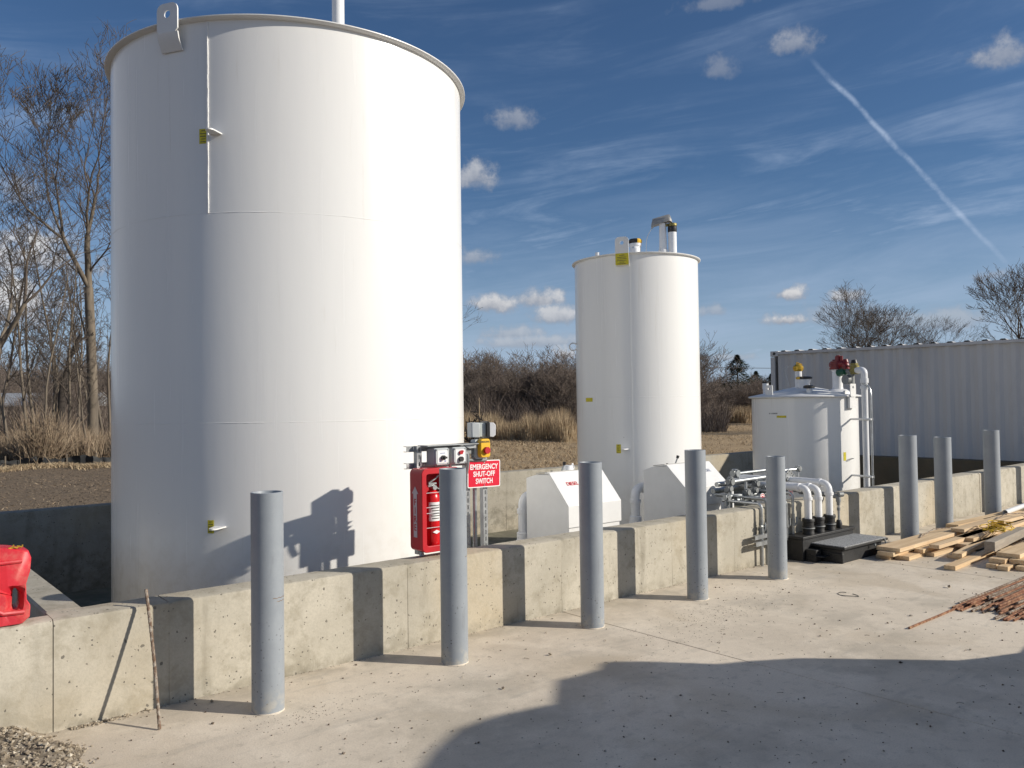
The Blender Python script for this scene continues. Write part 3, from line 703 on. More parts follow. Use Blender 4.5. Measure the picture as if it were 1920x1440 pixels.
# big riser with red anti-siphon valve, green check valve, brass valve, elbow and drop pipe
x, y = 12.35, 6.69; zc = cone_z(x, y)
mb = MB(); mb.lathe([(.21, zc-.035), (.20, zc+.0), (.13, zc+.045), (.085, zc+.05), (.078, zc+.09), (.078, 2.06), (.088, 2.065), (.088, 2.10)], (x, y), 32); mb.build('riser_pipe', 'pvc', t3, sharp=40)
ax = Vector((-.277, -.961, 0)); bx = Vector((-.961, .277, 0))
def q3(a, b, z): v = Vector((x, y, 0)) + ax*a + bx*b; v.z = z; return v
mb = MB(); mb.cyl(q3(-.01, 0, 2.09), q3(-.01, 0, 2.22), .10, .095, 24); mb.cyl(q3(-.01, 0, 2.09), q3(-.01, 0, 2.115), .112, n=24); mb.cyl(q3(-.01, 0, 2.155), q3(-.01, 0, 2.175), .112, n=24)
mb.tube([q3(-.12, 0, 2.17), q3(.16, 0, 2.17)], [.055, .065], 16)
mb.cyl(q3(.02, 0, 2.2), q3(.02, 0, 2.30), .052, .045, 20); mb.cyl(q3(.02, 0, 2.30), q3(.02, 0, 2.315), .03, n=12)
mb.cyl(q3(.09, 0, 2.2), q3(.09, 0, 2.30), .024, .022, 14)
mb.tube(fillet([q3(.05, 0, 2.16), q3(.17, .0, 2.18), q3(.17, 0, 2.04)], .06), .062, 16); mb.cyl(q3(.17, 0, 2.2), q3(.17, 0, 2.245), .05, .035, 16)
mb.cyl(q3(-.06, 0, 2.23), q3(-.06, 0, 2.25), .03, n=12); mb.cyl(q3(.12, 0, 2.10), q3(.12, 0, 2.035), .06, n=16)
mb.build('anti_siphon_valve', 'maroon', t3, sharp=40)
mb = MB(); mb.cyl(q3(.05, .03, 2.035), q3(.19, .02, 2.05), .062, n=8); mb.cyl(q3(.19, .02, 2.05), q3(.22, .02, 2.05), .045, n=8); mb.cyl(q3(.12, .02, 2.08), q3(.12, .02, 2.12), .025, n=10)
mb.build('check_valve', 'green', t3, sharp=30)
mb = MB(); mb.tube(fillet([q3(.20, .02, 2.05), q3(.275, 0, 2.05), q3(.275, 0, 1.97)], .05), .04, 14); mb.cyl(q3(.275, 0, 2.05), q3(.33, 0, 2.06), .038, n=14)
mb.cyl(q3(.275, .0, 1.86), q3(.275, .0, 2.0), .055, n=14); mb.cyl(q3(.26, .05, 1.92), q3(.26, .11, 1.92), .075, n=20); mb.cyl(q3(.275, 0, 1.80), q3(.275, 0, 1.88), .03, n=12)
mb.build('pressure_regulator', 'greyfit', t3, sharp=40)
mb = MB(); mb.cyl(q3(.345, 0, 2.0), q3(.345, 0, 2.11), .06, .064, 8); mb.cyl(q3(.345, 0, 2.11), q3(.345, 0, 2.135), .074, n=16); mb.cyl(q3(.345, 0, 2.14), q3(.345, 0, 2.17), .062, n=8); mb.cyl(q3(.28, 0, 2.06), q3(.41, 0, 2.06), .045, n=8)
mb.build('solenoid_valve', 'oldbrass', t3, sharp=30)
mb = MB(); mb.cyl(q3(.345, 0, 2.171), q3(.345, 0, 2.225), .055, .038, 12); mb.cyl(q3(.31, .02, 2.12), q3(.22, .02, 2.14), .01, n=8); mb.build('solenoid_coil', 'black', t3, sharp=30)
px_ = .535
mb = MB(); mb.tube(fillet([q3(.39, 0, 2.06), q3(px_, 0, 2.06), q3(px_, 0, 1.9)], .10, 10), .05, 20)
mb.cyl(q3(px_, 0, 1.93), q3(px_, 0, 1.86), .06, n=20); mb.cyl(q3(px_, 0, 1.90), q3(px_, 0, -.30), .046, n=20)
mb.cyl(q3(px_, 0, 1.81), q3(px_, 0, 1.77), .062, n=20); mb.build('drop_pipe', 'pvc', t3, sharp=45)
mb = MB(); mb.tube(fillet([q3(px_-.0, .05, 1.86), q3(px_+.09, .0, 1.80), q3(px_+.135, .02, 1.70), q3(px_+.135, .02, -.3)], .08), .016, 10); mb.build('conduit', 'galv', t3)
for z in (1.29, .42):
    e0 = q3(px_, 0, z+.015); e1 = Vector((C3[0]-.05, C3[1]-R3+.01, z+.015))
    mb = MB(); mb.cyl(q3(px_, 0, z), q3(px_, 0, z+.03), .058, n=20); mb.build('pipe_clamp', 'galvd', t3, sharp=40)
    mb = MB(); mb.tube([q3(px_+.16, .05, z+.015), q3(px_, .05, z+.015), e1], .016, 8); mb.build('support_arm', 'white', t3)
    mb = MB(); mb.cyl(q3(px_+.135, .02, z-.005), q3(px_+.135, .02, z+.035), .024, n=12); mb.build('conduit_clamp', 'galvd', t3, sharp=40)
# lugs, stickers
mb = MB(); M = tangM(C3, R3, -94.5, 0); o_ = .052
n = 28; cz = 1.80; inner = [(.02*math.cos(2*math.pi*(k+.5)/n), cz+.02*math.sin(2*math.pi*(k+.5)/n)) for k in range(n)]
outer = []
for k in range(n):
    a = 2*math.pi*(k+.5)/n; dx, dz = math.cos(a), math.sin(a); tt = min(.075/max(abs(dx), 1e-6), (.055/dz if dz > 1e-6 else .15/max(-dz, 1e-6))); outer.append((dx*tt, cz+dz*tt))
mb.ring(outer, inner, o_, o_+.012, M); mb.prism([(-.075, 1.475), (.075, 1.475), (.075, 1.652), (-.075, 1.652)], o_-.04, o_, M); mb.build('lifting_lug', 'white', t3)
mb = MB(); M = tangM(C3, R3, 168, 0); outer = [(a_, b_) for a_, b_ in outer]
mb.ring(outer, inner, -.06, -.048, M); mb.build('lifting_lug', 'white', t3)
mb = MB(); M = tangM(C3, R3, -92, 0); mb.prism([(-.085, 1.675), (.02, 1.675), (.02, 1.75), (-.085, 1.75)], -.08, -.06, M); mb.build('roof_bracket', 'white', t3)
sticker(C3, R3, -173.6, 1.355, .16, .035, t3, lines=False); 
mb = MB(); d = math.degrees(1/R3)
for k, (a_, w_) in enumerate([(-.12, .016), (-.09, .006), (-.072, .018), (-.045, .014), (-.028, .014), (-.01, .012), (.006, .012), (.022, .01)]):
    cylpatch(mb, C3, R3+.0005, 179.5+a_*d, 179.5+(a_+w_)*d, 1.395, 1.415, .0008, 1)
mb.build('stencil_marks', 'greyfit', t3)
sticker(C3, R3, -104.8, .73, .055, .13, t3, lines=False)
mb = MB(); M = tangM(C3, R3, -97, .69); mb.lathe([(.035+.005*math.cos(a), .005*math.sin(a)) for a in [2*math.pi*k/8 for k in range(8)]], (0, 0), 20, M=M @ Matrix.Translation((0, 0, .03)) @ Matrix.Rotation(R(75), 4, 'X'), close=True)
mb.build('grounding_tab', 'galvd', t3)
x0, y0 = off3(-.22, .1)
mb = MB(); mb.tube([(x0, y0, 1.80), (x0-.02, y0+.02, 1.95), (x0-.04, y0+.06, 2.10), (x0-.01, y0+.02, 2.17), (x0+.1, y0-.1, 2.13)], .005, 6); mb.build('sensor_wire', 'galv', t3)
mb = MB(); mb.lathe([(R3+.1, FLOOR-.02), (R3+.1, -.28), (R3+.003, -.28)], C3, 48); mb.build('base_ring', 'wallside', t3)

# ------------------------------------------------------------------ bollards
BO = [(1.807, 4.215, 1.153, 0, 'nearest grey steel pipe bollard, at the left in front of the big white tank'),
      (3.019, 4.205, 1.205, 0, 'second nearest grey pipe bollard, in front of the red fire extinguisher cabinet'),
      (4.238, 4.202, 1.178, 0, 'third nearest grey pipe bollard, in front of the left white pump box'),
      (5.456, 4.204, 1.21, 0, 'fourth grey pipe bollard, taller, in front of the right white pump box'),
      (6.60, 4.19, 1.10, 0, 'grey pipe bollard in front of the grey conduits, left of the black sump'),
      (9.24, 4.20, 1.20, 0, 'grey pipe bollard right of the black sump, first of the three by the lumber'),
      (10.09, 4.18, 1.15, 0, 'grey pipe bollard by the lumber, middle of the three before the container'),
      (11.47, 4.15, 1.19, 0, 'farthest grey pipe bollard in the picture, right edge, rising behind the lumber')]
for i, (x, y, z, r_, lb) in enumerate(BO):
    r = .0845 if i < 5 else .094
    b = thing('bollard', (x, y, 0), lb, 'bollard', 'grey pipe bollards in a row along the wall')
    mb = MB(); mb.lathe([(r, -.02), (r, z-.002), (r-.002, z), (r-.010, z), (r-.012, z-.003), (r-.012, .5), (.001, .5)], (x, y), 48); mb.build('pipe', 'bollard', b, sharp=40)
    mb = MB(); pr = []
    nn_ = 40; vs = []
    for (rr, zz) in ((r+.006, .001), (r+.003, .004), (r-.001, .008)):
        for k in range(nn_):
            a = 2*math.pi*k/nn_; w = (rr-r)*(1+.9*math.sin(3*a+i)+.5*math.sin(7*a+2*i)) if rr > r else rr-r
            vs.append((x+(r+w)*math.cos(a), y+(r+w)*math.sin(a), zz))
    mb.add(vs, [(j*nn_+k, j*nn_+(k+1) % nn_, (j+1)*nn_+(k+1) % nn_, (j+1)*nn_+k) for j in range(2) for k in range(nn_)])
    mb.build('grout_collar', 'slab', b)
    if i < 2:
        mb = MB(); zr = .60 if i == 0 else .66
        for dz, a0, a1 in ((0, -95, -20), (-.018, -80, -30)) if i == 0 else ((0, -70, -20),):
            vs = []; k = 18
            for q in range(k+1):
                a = R(a0+(a1-a0)*q/k)
                for rr, zz in ((r+.0006, -.0018), (r+.0006, .0018)): vs.append((x+rr*math.cos(a), y+rr*math.sin(a), zr+dz+zz+.002*math.sin(q*1.3)))
            mb.add(vs, [(2*q, 2*q+2, 2*q+3, 2*q+1) for q in range(k)])
        mb.build('rust_scratch', 'rustgrey', b, sharp=None)
    # shifted off-frame neighbours are the next two posts of the same row
for x, y, lb in [(12.95, 4.17, 'grey pipe bollard beyond the right edge, next after the lumber'), (14.25, 4.17, 'last grey pipe bollard beyond the right edge, at the wall corner')]:
    b = thing('bollard', (x, y, 0), lb, 'bollard', 'grey pipe bollards in a row along the wall')
    mb = MB(); r = .0845; z = 1.18; mb.lathe([(r, -.02), (r, z), (r-.01, z), (r-.012, .5), (.001, .5)], (x, y), 40); mb.build('pipe', 'bollard', b, sharp=40)

# ------------------------------------------------------------------ leaning rebar, gas can
mb = MB(); p0 = Vector((1.285, 4.318, .004)); p1 = Vector((1.308, 4.622, .646)); N = 60; pts = []; rs = []
for k in range(N+1):
    t = k/N; pts.append(p0.lerp(p1, t) + Vector((.006*math.sin(t*3.1), 0, .0))); rs.append(.0078 + (.0014 if k % 2 else 0))
mb.tube(pts, rs, 8); mb.build('leaning_rebar', 'rustgrey', sharp=None)
tag(bpy.data.objects['leaning_rebar'], 'single weathered steel rod leaning upright against the low wall left of the nearest bollard', 'rebar')

gc = thing('gas_can', (.57, 4.71, WH), 'red plastic gas can standing on the wall stub at the left edge', 'gas can')
# outline in x-z, made into a soft-cornered body with the hand hole through it
Oc = [(.36, 0), (.36, .02)]
outl = [(.385, .0), (.745, .0), (.778, .03), (.782, .085), (.765, .115), (.762, .215), (.765, .235), (.783, .26), (.785, .335), (.772, .356), (.70, .375), (.60, .392), (.45, .392), (.39, .36), (.375, .30), (.375, .05)]
hole = [(.716, .072), (.734, .076), (.738, .10), (.738, .15), (.732, .168), (.720, .17), (.714, .155), (.712, .10)]
rec = [(.662, .058), (.742, .062), (.750, .09), (.750, .165), (.744, .188), (.70, .195), (.655, .19), (.62, .18), (.655, .168), (.672, .14), (.672, .10), (.664, .08)]
bm_v = []
def dens(poly, n):
    P = [Vector(p) for p in poly]; L = [0]; 
    for i in range(len(P)): L.append(L[-1]+(P[(i+1) % len(P)]-P[i]).length)
    out = []
    for k in range(n):
        s = L[-1]*k/n; i = max(j for j in range(len(P)) if L[j] <= s+1e-9); t = (s-L[i])/(L[i+1]-L[i]); out.append(P[i].lerp(P[(i+1) % len(P)], t))
    return out
def match(outer, inner):   # rotate outer start to the angle order of inner
    c = sum((Vector(p) for p in inner), Vector((0, 0)))/len(inner)
    n = 64; a = dens(outer, n*4); res_o, res_i = [], []; b = dens(inner, n*4)
    for k in range(n):
        th = 2*math.pi*k/n; d = Vector((math.cos(th), math.sin(th)))
        res_o.append(max(a, key=lambda p: ((p-c).normalized().dot(d)))); res_i.append(max(b, key=lambda p: ((p-c).normalized().dot(d))))
    return res_o, res_i
oo, ii = match(outl, hole); _, rc_ = match(outl, rec)
yc, hw = 4.745, .088
def layer(o_, i_, s): return [Vector((p.x, 0, p.y)) for p in o_], [Vector((p.x, 0, p.y)) for p in i_]
vs = []; n = len(oo); cen = Vector((.58, .19))
rings = [(oo, .0, 0), (oo, .7, 0), (oo, .92, .012), (oo, 1.0, .035)]
loops = []
for sgn in (-1, 1):
    for (src, fy, ins) in rings:
        loops.append([Vector((p.x+(cen.x-p.x)*ins*1.3/.2*.2, yc+sgn*hw*fy, WH+p.y+(cen.y-p.y)*ins*1.0)) for p in src])
    loops.append([Vector((p.x, yc+sgn*hw*.97, WH+p.y)) for p in rc_])
    loops.append([Vector((q_.x*.8+p.x*.2, yc+sgn*hw*.45, WH+q_.y*.8+p.y*.2)) for q_, p in zip(ii, rc_)])
    loops.append([Vector((q_.x, yc, WH+q_.y)) for q_ in ii])
mb = MB()
for sgn in range(2):
    base = len(mb.v); L = loops[sgn*7:(sgn+1)*7]
    fs = []
    for j in range(6):
        for k in range(n):
            f = (j*n+k, j*n+(k+1) % n, (j+1)*n+(k+1) % n, (j+1)*n+k); fs.append(f if sgn == 1 else f[::-1])
    mb.add([v for l in L for v in l], fs)
body = mb.build('body', 'canred', gc, sharp=50)
mb = MB(); mb.tube([(.45, 4.66, WH+.16), (.56, 4.656, WH+.13), (.66, 4.657, WH+.065), (.75, 4.66, WH+.06)], .012, 8); mb.tube([(.44, 4.655, WH+.26), (.58, 4.652, WH+.31), (.74, 4.658, WH+.31)], .010, 8)
mb.build('moulded_ridge', 'canred', gc)
mb = MB(); mb.cyl((.47, yc, WH+.385), (.47, yc, WH+.435), .035, n=20); mb.build('spout_cap', 'black', gc, sharp=40)
mb = MB(); 
for k in range(9):
    a = Vector((.70+rnd.uniform(0, .05), yc-.06+rnd.uniform(-.02, .02), WH+.374)); mb.tube([a, a+Vector((rnd.uniform(-.02, .02), rnd.uniform(-.01, .01), rnd.uniform(.003, .014)))], .0035, 5)
mb.build('dry_grass_bits', 'brass', gc)
# ------------------------------------------------------------------ control stand on the wall
cs = thing('control_stand', (3.45, 4.9, WH), 'galvanised strut stand with switch boxes and yellow emergency button on the low wall', 'control stand')
def strut(mb, x, y, z0, z1, w=.041, d=.041, slots=True, face=-1):
    """channel: three walls, open towards -x or hidden side; slotted web facing -y"""
    mb.box(x-w/2, x-w/2+.004, y-d/2, y+d/2, z0, z1); mb.box(x+w/2-.004, x+w/2, y-d/2, y+d/2, z0, z1)
    z = z0
    mb.box(x-w/2+.004, x-.007, y-d/2, y-d/2+.004, z0, z1); mb.box(x+.007, x+w/2-.004, y-d/2, y-d/2+.004, z0, z1)
    while z < z1:
        mb.box(x-.007, x+.007, y-d/2, y-d/2+.004, z, min(z+.018, z1)); z += .05
for (x, y, z0, z1) in [(3.216, 4.90, .556, 1.318), (3.655, 4.92, -.34, 1.30), (3.815, 4.915, -.34, 1.325)]:
    mb = MB(); strut(mb, x, y, z0, z1); mb.build('strut_post', 'galv', cs, sharp=None)
mb = MB(); mb.tube([(3.725, 4.91, -.34), (3.725, 4.91, 1.22)], .017, 12); mb.build('conduit', 'galv', cs)
for z in (1.295, 1.175):
    mb = MB(); mb.box(3.14, 3.84, 4.925, 4.929, z-.02, z+.02); mb.box(3.14, 3.84, 4.93, 4.966, z-.0205, z-.0165); mb.box(3.14, 3.84, 4.93, 4.966, z+.0165, z+.0205)
    mb.build('strut_rail', 'galv', cs, sharp=None)
mb = MB(); mb.box(3.235, 3.235+.45, 4.80, 4.925, 1.315, 1.321); mb.prism([(3.55, 1.321), (3.69, 1.321), (3.69, 1.285), (3.62, 1.285)], 4.83, 4.91, XZ)
mb.build('cover_plate', 'galv', cs, sharp=None)
for i, (x0, x1) in enumerate([(3.29, 3.412), (3.447, 3.565)]):
    mb = MB(); mb.prism(rrect(x0, x1, 1.178, 1.30, .008), 4.80, 4.90, XZ); sb = mb.build('switch_box', 'greybox', cs, bevel=.003)
    mb = MB(); mb.prism(rrect(x0+.004, x1-.004, 1.182, 1.296, .008), 4.786, 4.7995, XZ); ld = mb.build('box_cover', 'greybox', sb, bevel=.002)
    mb = MB(); mb.prism(rrect(x0+.018, x1-.018, 1.196, 1.284, .002), 4.7845, 4.7858, XZ); pn = mb.build('face_label', 'signwhite', sb)
    mb = MB()
    for (dx, dz) in ((.012, 1.19), (.012, 1.288), (-.012, 1.19), (-.012, 1.288)):
        mb = MB(); xx = x0+dx if dx > 0 else x1+dx; mb.cyl((xx, 4.786, dz), (xx, 4.781, dz), .006, n=10); mb.build('cover_screw', 'galvd', sb)
    cx = (x0+x1)/2
    if i == 0:
        mb = MB(); mb.cyl((cx, 4.785, 1.232), (cx, 4.765, 1.232), .017, n=20); mb.box(cx-.004, cx+.02, 4.755, 4.766, 1.226, 1.240); mb.build('selector_knob', 'black', sb, sharp=40)
        lb_ = simple('label_blue', (.08, .14, .4), .5)
        mb = MB(); mb.prism([(cx-.022, 1.262), (cx+.022, 1.262), (cx+.022, 1.266), (cx-.022, 1.266)], 4.7838, 4.7844, XZ); mb.build('label_print', lb_, sb)
        mb = MB(); mb.prism([(cx-.03, 1.203), (cx-.016, 1.203), (cx-.016, 1.211), (cx-.03, 1.211)], 4.7838, 4.7844, XZ); mb.build('label_print', lb_, sb)
        mb = MB(); mb.prism([(cx+.014, 1.203), (cx+.03, 1.203), (cx+.03, 1.211), (cx+.014, 1.211)], 4.7838, 4.7844, XZ)
        mb.build('label_print', lb_, sb)
    else:
        mb = MB(); mb.cyl((cx, 4.785, 1.262), (cx, 4.768, 1.262), .014, n=20); mb.cyl((cx+.01, 4.785, 1.27), (cx+.01, 4.766, 1.27), .008, n=12); mb.build('indicator_lamp', 'red', sb, sharp=40)
        mb = MB(); mb.cyl((cx, 4.785, 1.215), (cx, 4.765, 1.215), .018, n=20); mb.build('push_button', 'black', sb, sharp=40)
for (x, lb) in ((3.427, 0), (3.585, 0)):
    mb = MB(); mb.tube(fillet([(x-.01, 4.84, 1.25), (x+.03, 4.84, 1.25), (x+.03, 4.84, 1.17), (x+.03, 4.86, 1.10)], .04), .012, 10); mb.build('conduit', 'galv', cs)
mb = MB(); mb.prism(rrect(3.685, 3.79, 1.205, 1.345, .012), 4.845, 4.90, XZ); eb = mb.build('emergency_button', 'greybox', cs, bevel=.003)
mb = MB(); mb.prism(rrect(3.705, 3.795, 1.212, 1.35, .02), 4.80, 4.8445, XZ); mb.build('button_housing', 'yellow', eb, bevel=.006)
mb = MB(); mb.prism([(3.752+.027*math.cos(R(22.5+45*k)), 1.265+.027*math.sin(R(22.5+45*k))) for k in range(8)], 4.776, 4.7995, XZ); mb.build('octagonal_push', 'red', eb, bevel=.002)
mb = MB(); add_text(mb, 'EMERGENCY', .017, faceM(3.75, 4.7988, 1.328), .0002, .0005); mb.build('lettering', 'ink', eb, sharp=None)
mb = MB(); mb.box(3.60, 3.68, 4.86, 4.90, 1.24, 1.32); mb.tube([(3.60, 4.86, 1.20), (3.70, 4.86, 1.19), (3.80, 4.86, 1.19)], .012, 8); mb.build('conduit_fitting', 'greyfit', cs, bevel=.004)
# floodlight on top, turned to the right
fl = Matrix.Translation((3.775, 4.90, 1.415)) @ Matrix.Rotation(R(-18), 4, 'Z')
mb = MB(); mb.box(-.085, -.02, -.06, .05, -.055, .055, M=fl); lh = mb.build('floodlight', 'greybox', cs, bevel=.006)
mb = MB(); mb.box(-.0195, .03, -.05, .04, -.052, .052, M=fl); mb.build('lamp_body', simple('pale_grey_plastic', (.56, .6, .58), .5), lh, bevel=.004)
mb = MB(); mb.prism([(.0305, -.062), (.045, -.064), (.055, -.05), (.055, .05), (.045, .064), (.0305, .062)], -.07, .06, fl @ Matrix(((1, 0, 0, 0), (0, 0, 1, 0), (0, 1, 0, 0), (0, 0, 0, 1)))); mb.build('lamp_gasket', 'black', lh)
mb = MB(); mb.prism([(.0555, -.052), (.085, -.056), (.105, -.04), (.107, .035), (.09, .053), (.0555, .056)], -.06, .05, fl @ Matrix(((1, 0, 0, 0), (0, 0, 1, 0), (0, 1, 0, 0), (0, 0, 0, 1)))); mb.build('lens', 'lens', lh, bevel=.004)
mb = MB(); mb.cyl((3.74, 4.90, 1.32), (3.74, 4.90, 1.37), .014, n=12); mb.build('swivel_mount', 'greyfit', lh)

# sign
sg = thing('emergency_sign', (3.77, 4.86, 1.095), 'red sign with white words EMERGENCY SHUT-OFF SWITCH', 'sign')
Ms = Matrix.Translation((3.782, 4.865, 1.087)) @ Matrix.Rotation(R(1.0), 4, 'Y')
mb = MB(); mb.prism(rrect(-.154, .154, -.101, .101, .012), -.0012, .0012, Ms @ XZ); mb.build('sign_plate', 'signwhite', sg, sharp=30)
mb = MB(); mb.prism(rrect(-.147, .147, -.094, .094, .009), -.0019, -.0013, Ms @ XZ); mb.build('red_field', 'signred', sg, sharp=30)
FM = Matrix(((1, 0, 0, 0), (0, 0, -1, -.0024), (0, 1, 0, 0), (0, 0, 0, 1)))
mb = MB()
for s_, z, sx in (('EMERGENCY', .053, .262), ('SHUT-OFF', .0, .205), ('SWITCH', -.053, .16)):
    add_text(mb, s_, .066, Ms @ FM @ Matrix.Translation((0, z, 0)), .0016, .0004, fit=(sx, .040))
mb.build('lettering', 'signwhite', sg, sharp=None)
mb = MB(); 
for z in (-.085, .085): mb = MB(); mb.cyl(Ms @ Vector((.0, -.002, z)), Ms @ Vector((0, -.005, z)), .005, n=10); mb.build('mounting_bolt', 'galvd', sg)

# extinguisher cabinet
fc = thing('extinguisher_cabinet', (3.27, 4.80, WH), 'red plastic fire extinguisher cabinet with open window front, beside the second bollard', 'cabinet')
X0, X1, Y0, Y1, ZA, ZB = 3.124, 3.435, 4.715, 4.862, .598, 1.165
mb = MB()
mb.ring(rrect(X0, X1, ZA, ZB, .035, 6), rrect(X0+.012, X1-.012, ZA+.012, ZB-.012, .028, 6), Y0+.012, Y1, XZ)
mb.prism(rrect(X0+.006, X1-.006, ZA+.006, ZB-.006, .03, 6), Y1, Y1+.004, XZ); mb.build('case', 'red', fc, bevel=.003)
mb = MB(); mb.ring(rrect(X0-.004, X1+.004, ZA-.004, ZB+.004, .038, 6), rrect(X0+.034, X1-.03, ZA+.04, ZB-.035, .018, 6), Y0-.01, Y0+.0115, XZ); mb.build('door_frame', 'red', fc, bevel=.004)
mb = MB()
for z in (.76, .86, .90, 1.0): mb.tube([(X0+.03, Y0+.004, z), (X1-.03, Y0+.004, z)], .0022, 6)
mb.build('retaining_rod', 'lens', fc)
mb = MB(); mb.tube([(3.29, Y0+.01, .632), (3.34, Y0-.012, .628), (3.36, Y0-.01, .64), (3.40, Y0, .63)], .008, 8); mb.build('door_latch', 'red', fc)
SM = Matrix(((0, 0, -1, X0-.001), (-1, 0, 0, 4.795), (0, 1, 0, .86), (0, 0, 0, 1)))
mb = MB(); mb.prism([(-.022, -.165), (.022, -.165), (.022, .135), (.04, .135), (.0, .185), (-.04, .135), (-.022, .135)], .0003, .0012, SM); mb.build('fire_decal', simple('decal_pink', (.62, .50, .52), .5), fc)
mb = MB()
for k, ch in enumerate('FIRE'): add_text(mb, ch, .062, SM @ Matrix.Translation((0, .075-k*.058, .0018)), .001, .0003)
mb.build('lettering', 'red', fc, sharp=None)
mb = MB(); mb.cyl((3.20, 4.85, .556), (3.20, 4.85, .60), .012, n=12); mb.cyl((3.19, 4.82, .556), (3.19, 4.82, .585), .018, .012, 12); mb.build('mounting_foot', 'galvd', fc)
ex = thing('fire_extinguisher', (3.262, 4.785, .615), 'red fire extinguisher standing inside the red cabinet', 'extinguisher')
ec = (3.262, 4.79)
mb = MB(); mb.lathe([(.001, .616), (.05, .616), (.055, .63), (.055, .95), (.048, .985), (.025, 1.01), (.018, 1.02)], ec, 32); mb.build('cylinder', 'redin', ex, sharp=50)
mb = MB(); mb.cyl((ec[0], ec[1], 1.015), (ec[0], ec[1], 1.05), .016, n=16); mb.cyl((ec[0], ec[1]-.02, 1.03), (ec[0], ec[1]-.035, 1.03), .017, n=16)
mb.box(ec[0]-.035, ec[0]+.03, ec[1]-.01, ec[1]+.01, 1.05, 1.062, M=None); mb.tube([(ec[0]-.03, ec[1], 1.06), (ec[0]+.02, ec[1]-.01, 1.09), (ec[0]+.045, ec[1]-.01, 1.11)], .007, 6); mb.tube([(ec[0]-.05, ec[1]-.02, 1.04), (ec[0], ec[1]-.01, 1.045)], .008, 6)
mb.build('valve_head', 'galv', ex, sharp=40)
mb = MB(); cylpatch(mb, ec, .0555, -150, -40, .80, .93, .0008, 14); mb.build('label_plate', 'signwhite', ex)
mb = MB()
for k in range(6): cylpatch(mb, ec, .0566, -140+7*(k % 3), -62-9*(k % 2), .905-k*.018, .911-k*.018, .0004, 8)
mb.build('label_print', 'ink', ex)
mb = MB(); M = tangM(ec, .056, -95, .725); mb.prism([(-.03, 0), (0, .014), (.03, 0), (0, -.014)], .0, .001, M); mb.build('label_plate', 'signwhite', ex)
mb = MB(); mb.tube(fillet([(ec[0]+.01, ec[1]-.02, 1.03), (ec[0]+.065, ec[1]-.03, 1.0), (ec[0]+.062, ec[1]-.03, .80)], .05), .009, 8); mb.build('hose', 'black', ex)

# ------------------------------------------------------------------ pump boxes in the pit
def pumpbox(x0, w, yf, yb_, zb, zs, zt, ys, label, word, wcol, wx):
    t = thing('pump_box', (x0+w/2, (yf+yb_)/2, FLOOR), label, 'pump box', 'white sloped pump boxes inside the wall')
    YZ = Matrix(((0, 0, 1, 0), (1, 0, 0, 0), (0, 1, 0, 0), (0, 0, 0, 1)))
    mb = MB(); mb.prism([(yf, zb), (yf, zs), (ys, zt), (ys+.17, zt-.01), (yb_, zt-.055), (yb_, zb)], x0, x0+w, YZ); mb.build('housing', 'white', t, bevel=.006)
    # sloping lid laid over front with turned edges
    d = Vector((0, ys-yf, zt-zs)).normalized(); nr = Vector((0, -d.z, d.y))
    mb = MB(); c0 = Vector((0, yf, zs)); c1 = Vector((0, ys, zt)); e = .012
    pts = [(yf-.014, zs-.20), (yf-.014, zs+.006), (ys-.01, zt+.016), (ys+.05, zt+.013), (ys+.05, zt+.001), (ys, zt+.002), (yf-.002, zs-.002), (yf-.002, zs-.20)]
    mb.prism(pts, x0-.012, x0+w+.012, YZ); lid = mb.build('lid', 'white', t, bevel=.003)
    mb = MB(); mb.prism([(ys+.02, zt+.012), (ys+.02, zt+.022), (ys+.18, zt+.004), (ys+.18, zt-.006)], x0-.01, x0+w*.5, YZ); mb.build('rear_flap', 'offwhite', t)
    mb = MB(); M = Matrix.Translation((x0+wx, 0, 0)) @ Matrix(((1, 0, 0, 0), (0, d.y, nr.y, yf+(ys-yf)*.62+nr.y*.020), (0, d.z, nr.z, zs+(zt-zs)*.62+nr.z*.020), (0, 0, 0, 1)))
    add_text(mb, word, .058, M, .0002, .0008, sx=.92); mb.build('lettering', wcol, lid, sharp=None)
    mb = MB(); mb.tube([(x0+w*.62, yf-.03, zb+.16), (x0+w*.70, yf-.05, zb+.17), (x0+w*.75, yf-.02, zb+.15)], .006, 6); mb.tube([(x0+w*.35, ys+.09, zt), (x0+w*.39, ys+.08, zt+.07)], .008, 8); mb.build('latch', 'galvd', lid)
    mb = MB(); mb.cyl((x0+w*.39, ys+.08, zt+.07), (x0+w*.40, ys+.075, zt+.10), .016, n=10); mb.cyl((x0+w*.18, ys+.1, zt-.004), (x0+w*.18, ys+.1, zt+.02), .012, n=8); mb.build('knob', 'black', t)
    for (lx, ly) in ((x0+.05, yf+.06), (x0+w-.05, yf+.06), (x0+.05, yb_-.06), (x0+w-.05, yb_-.06)):
        mb = MB(); mb.box(lx-.025, lx+.025, ly-.025, ly+.025, FLOOR-.02, zb); mb.build('leg', 'white', t)
    return t
sgred = simple('red_lettering', (.6, .02, .03), .5)
pumpbox(5.35, .70, 5.60, 6.20, .12, .635, .925, 5.86, 'left white pump box with red word DIESEL, behind the third bollard', 'DIESEL', sgred, .20)
pumpbox(7.10, .74, 5.60, 6.20, .12, .665, .90, 5.86, 'right white pump box at the foot of the slim tank, behind the fourth bollard', 'DIESEL', simple('faded_blue_lettering', (.3, .33, .42), .5), .56)
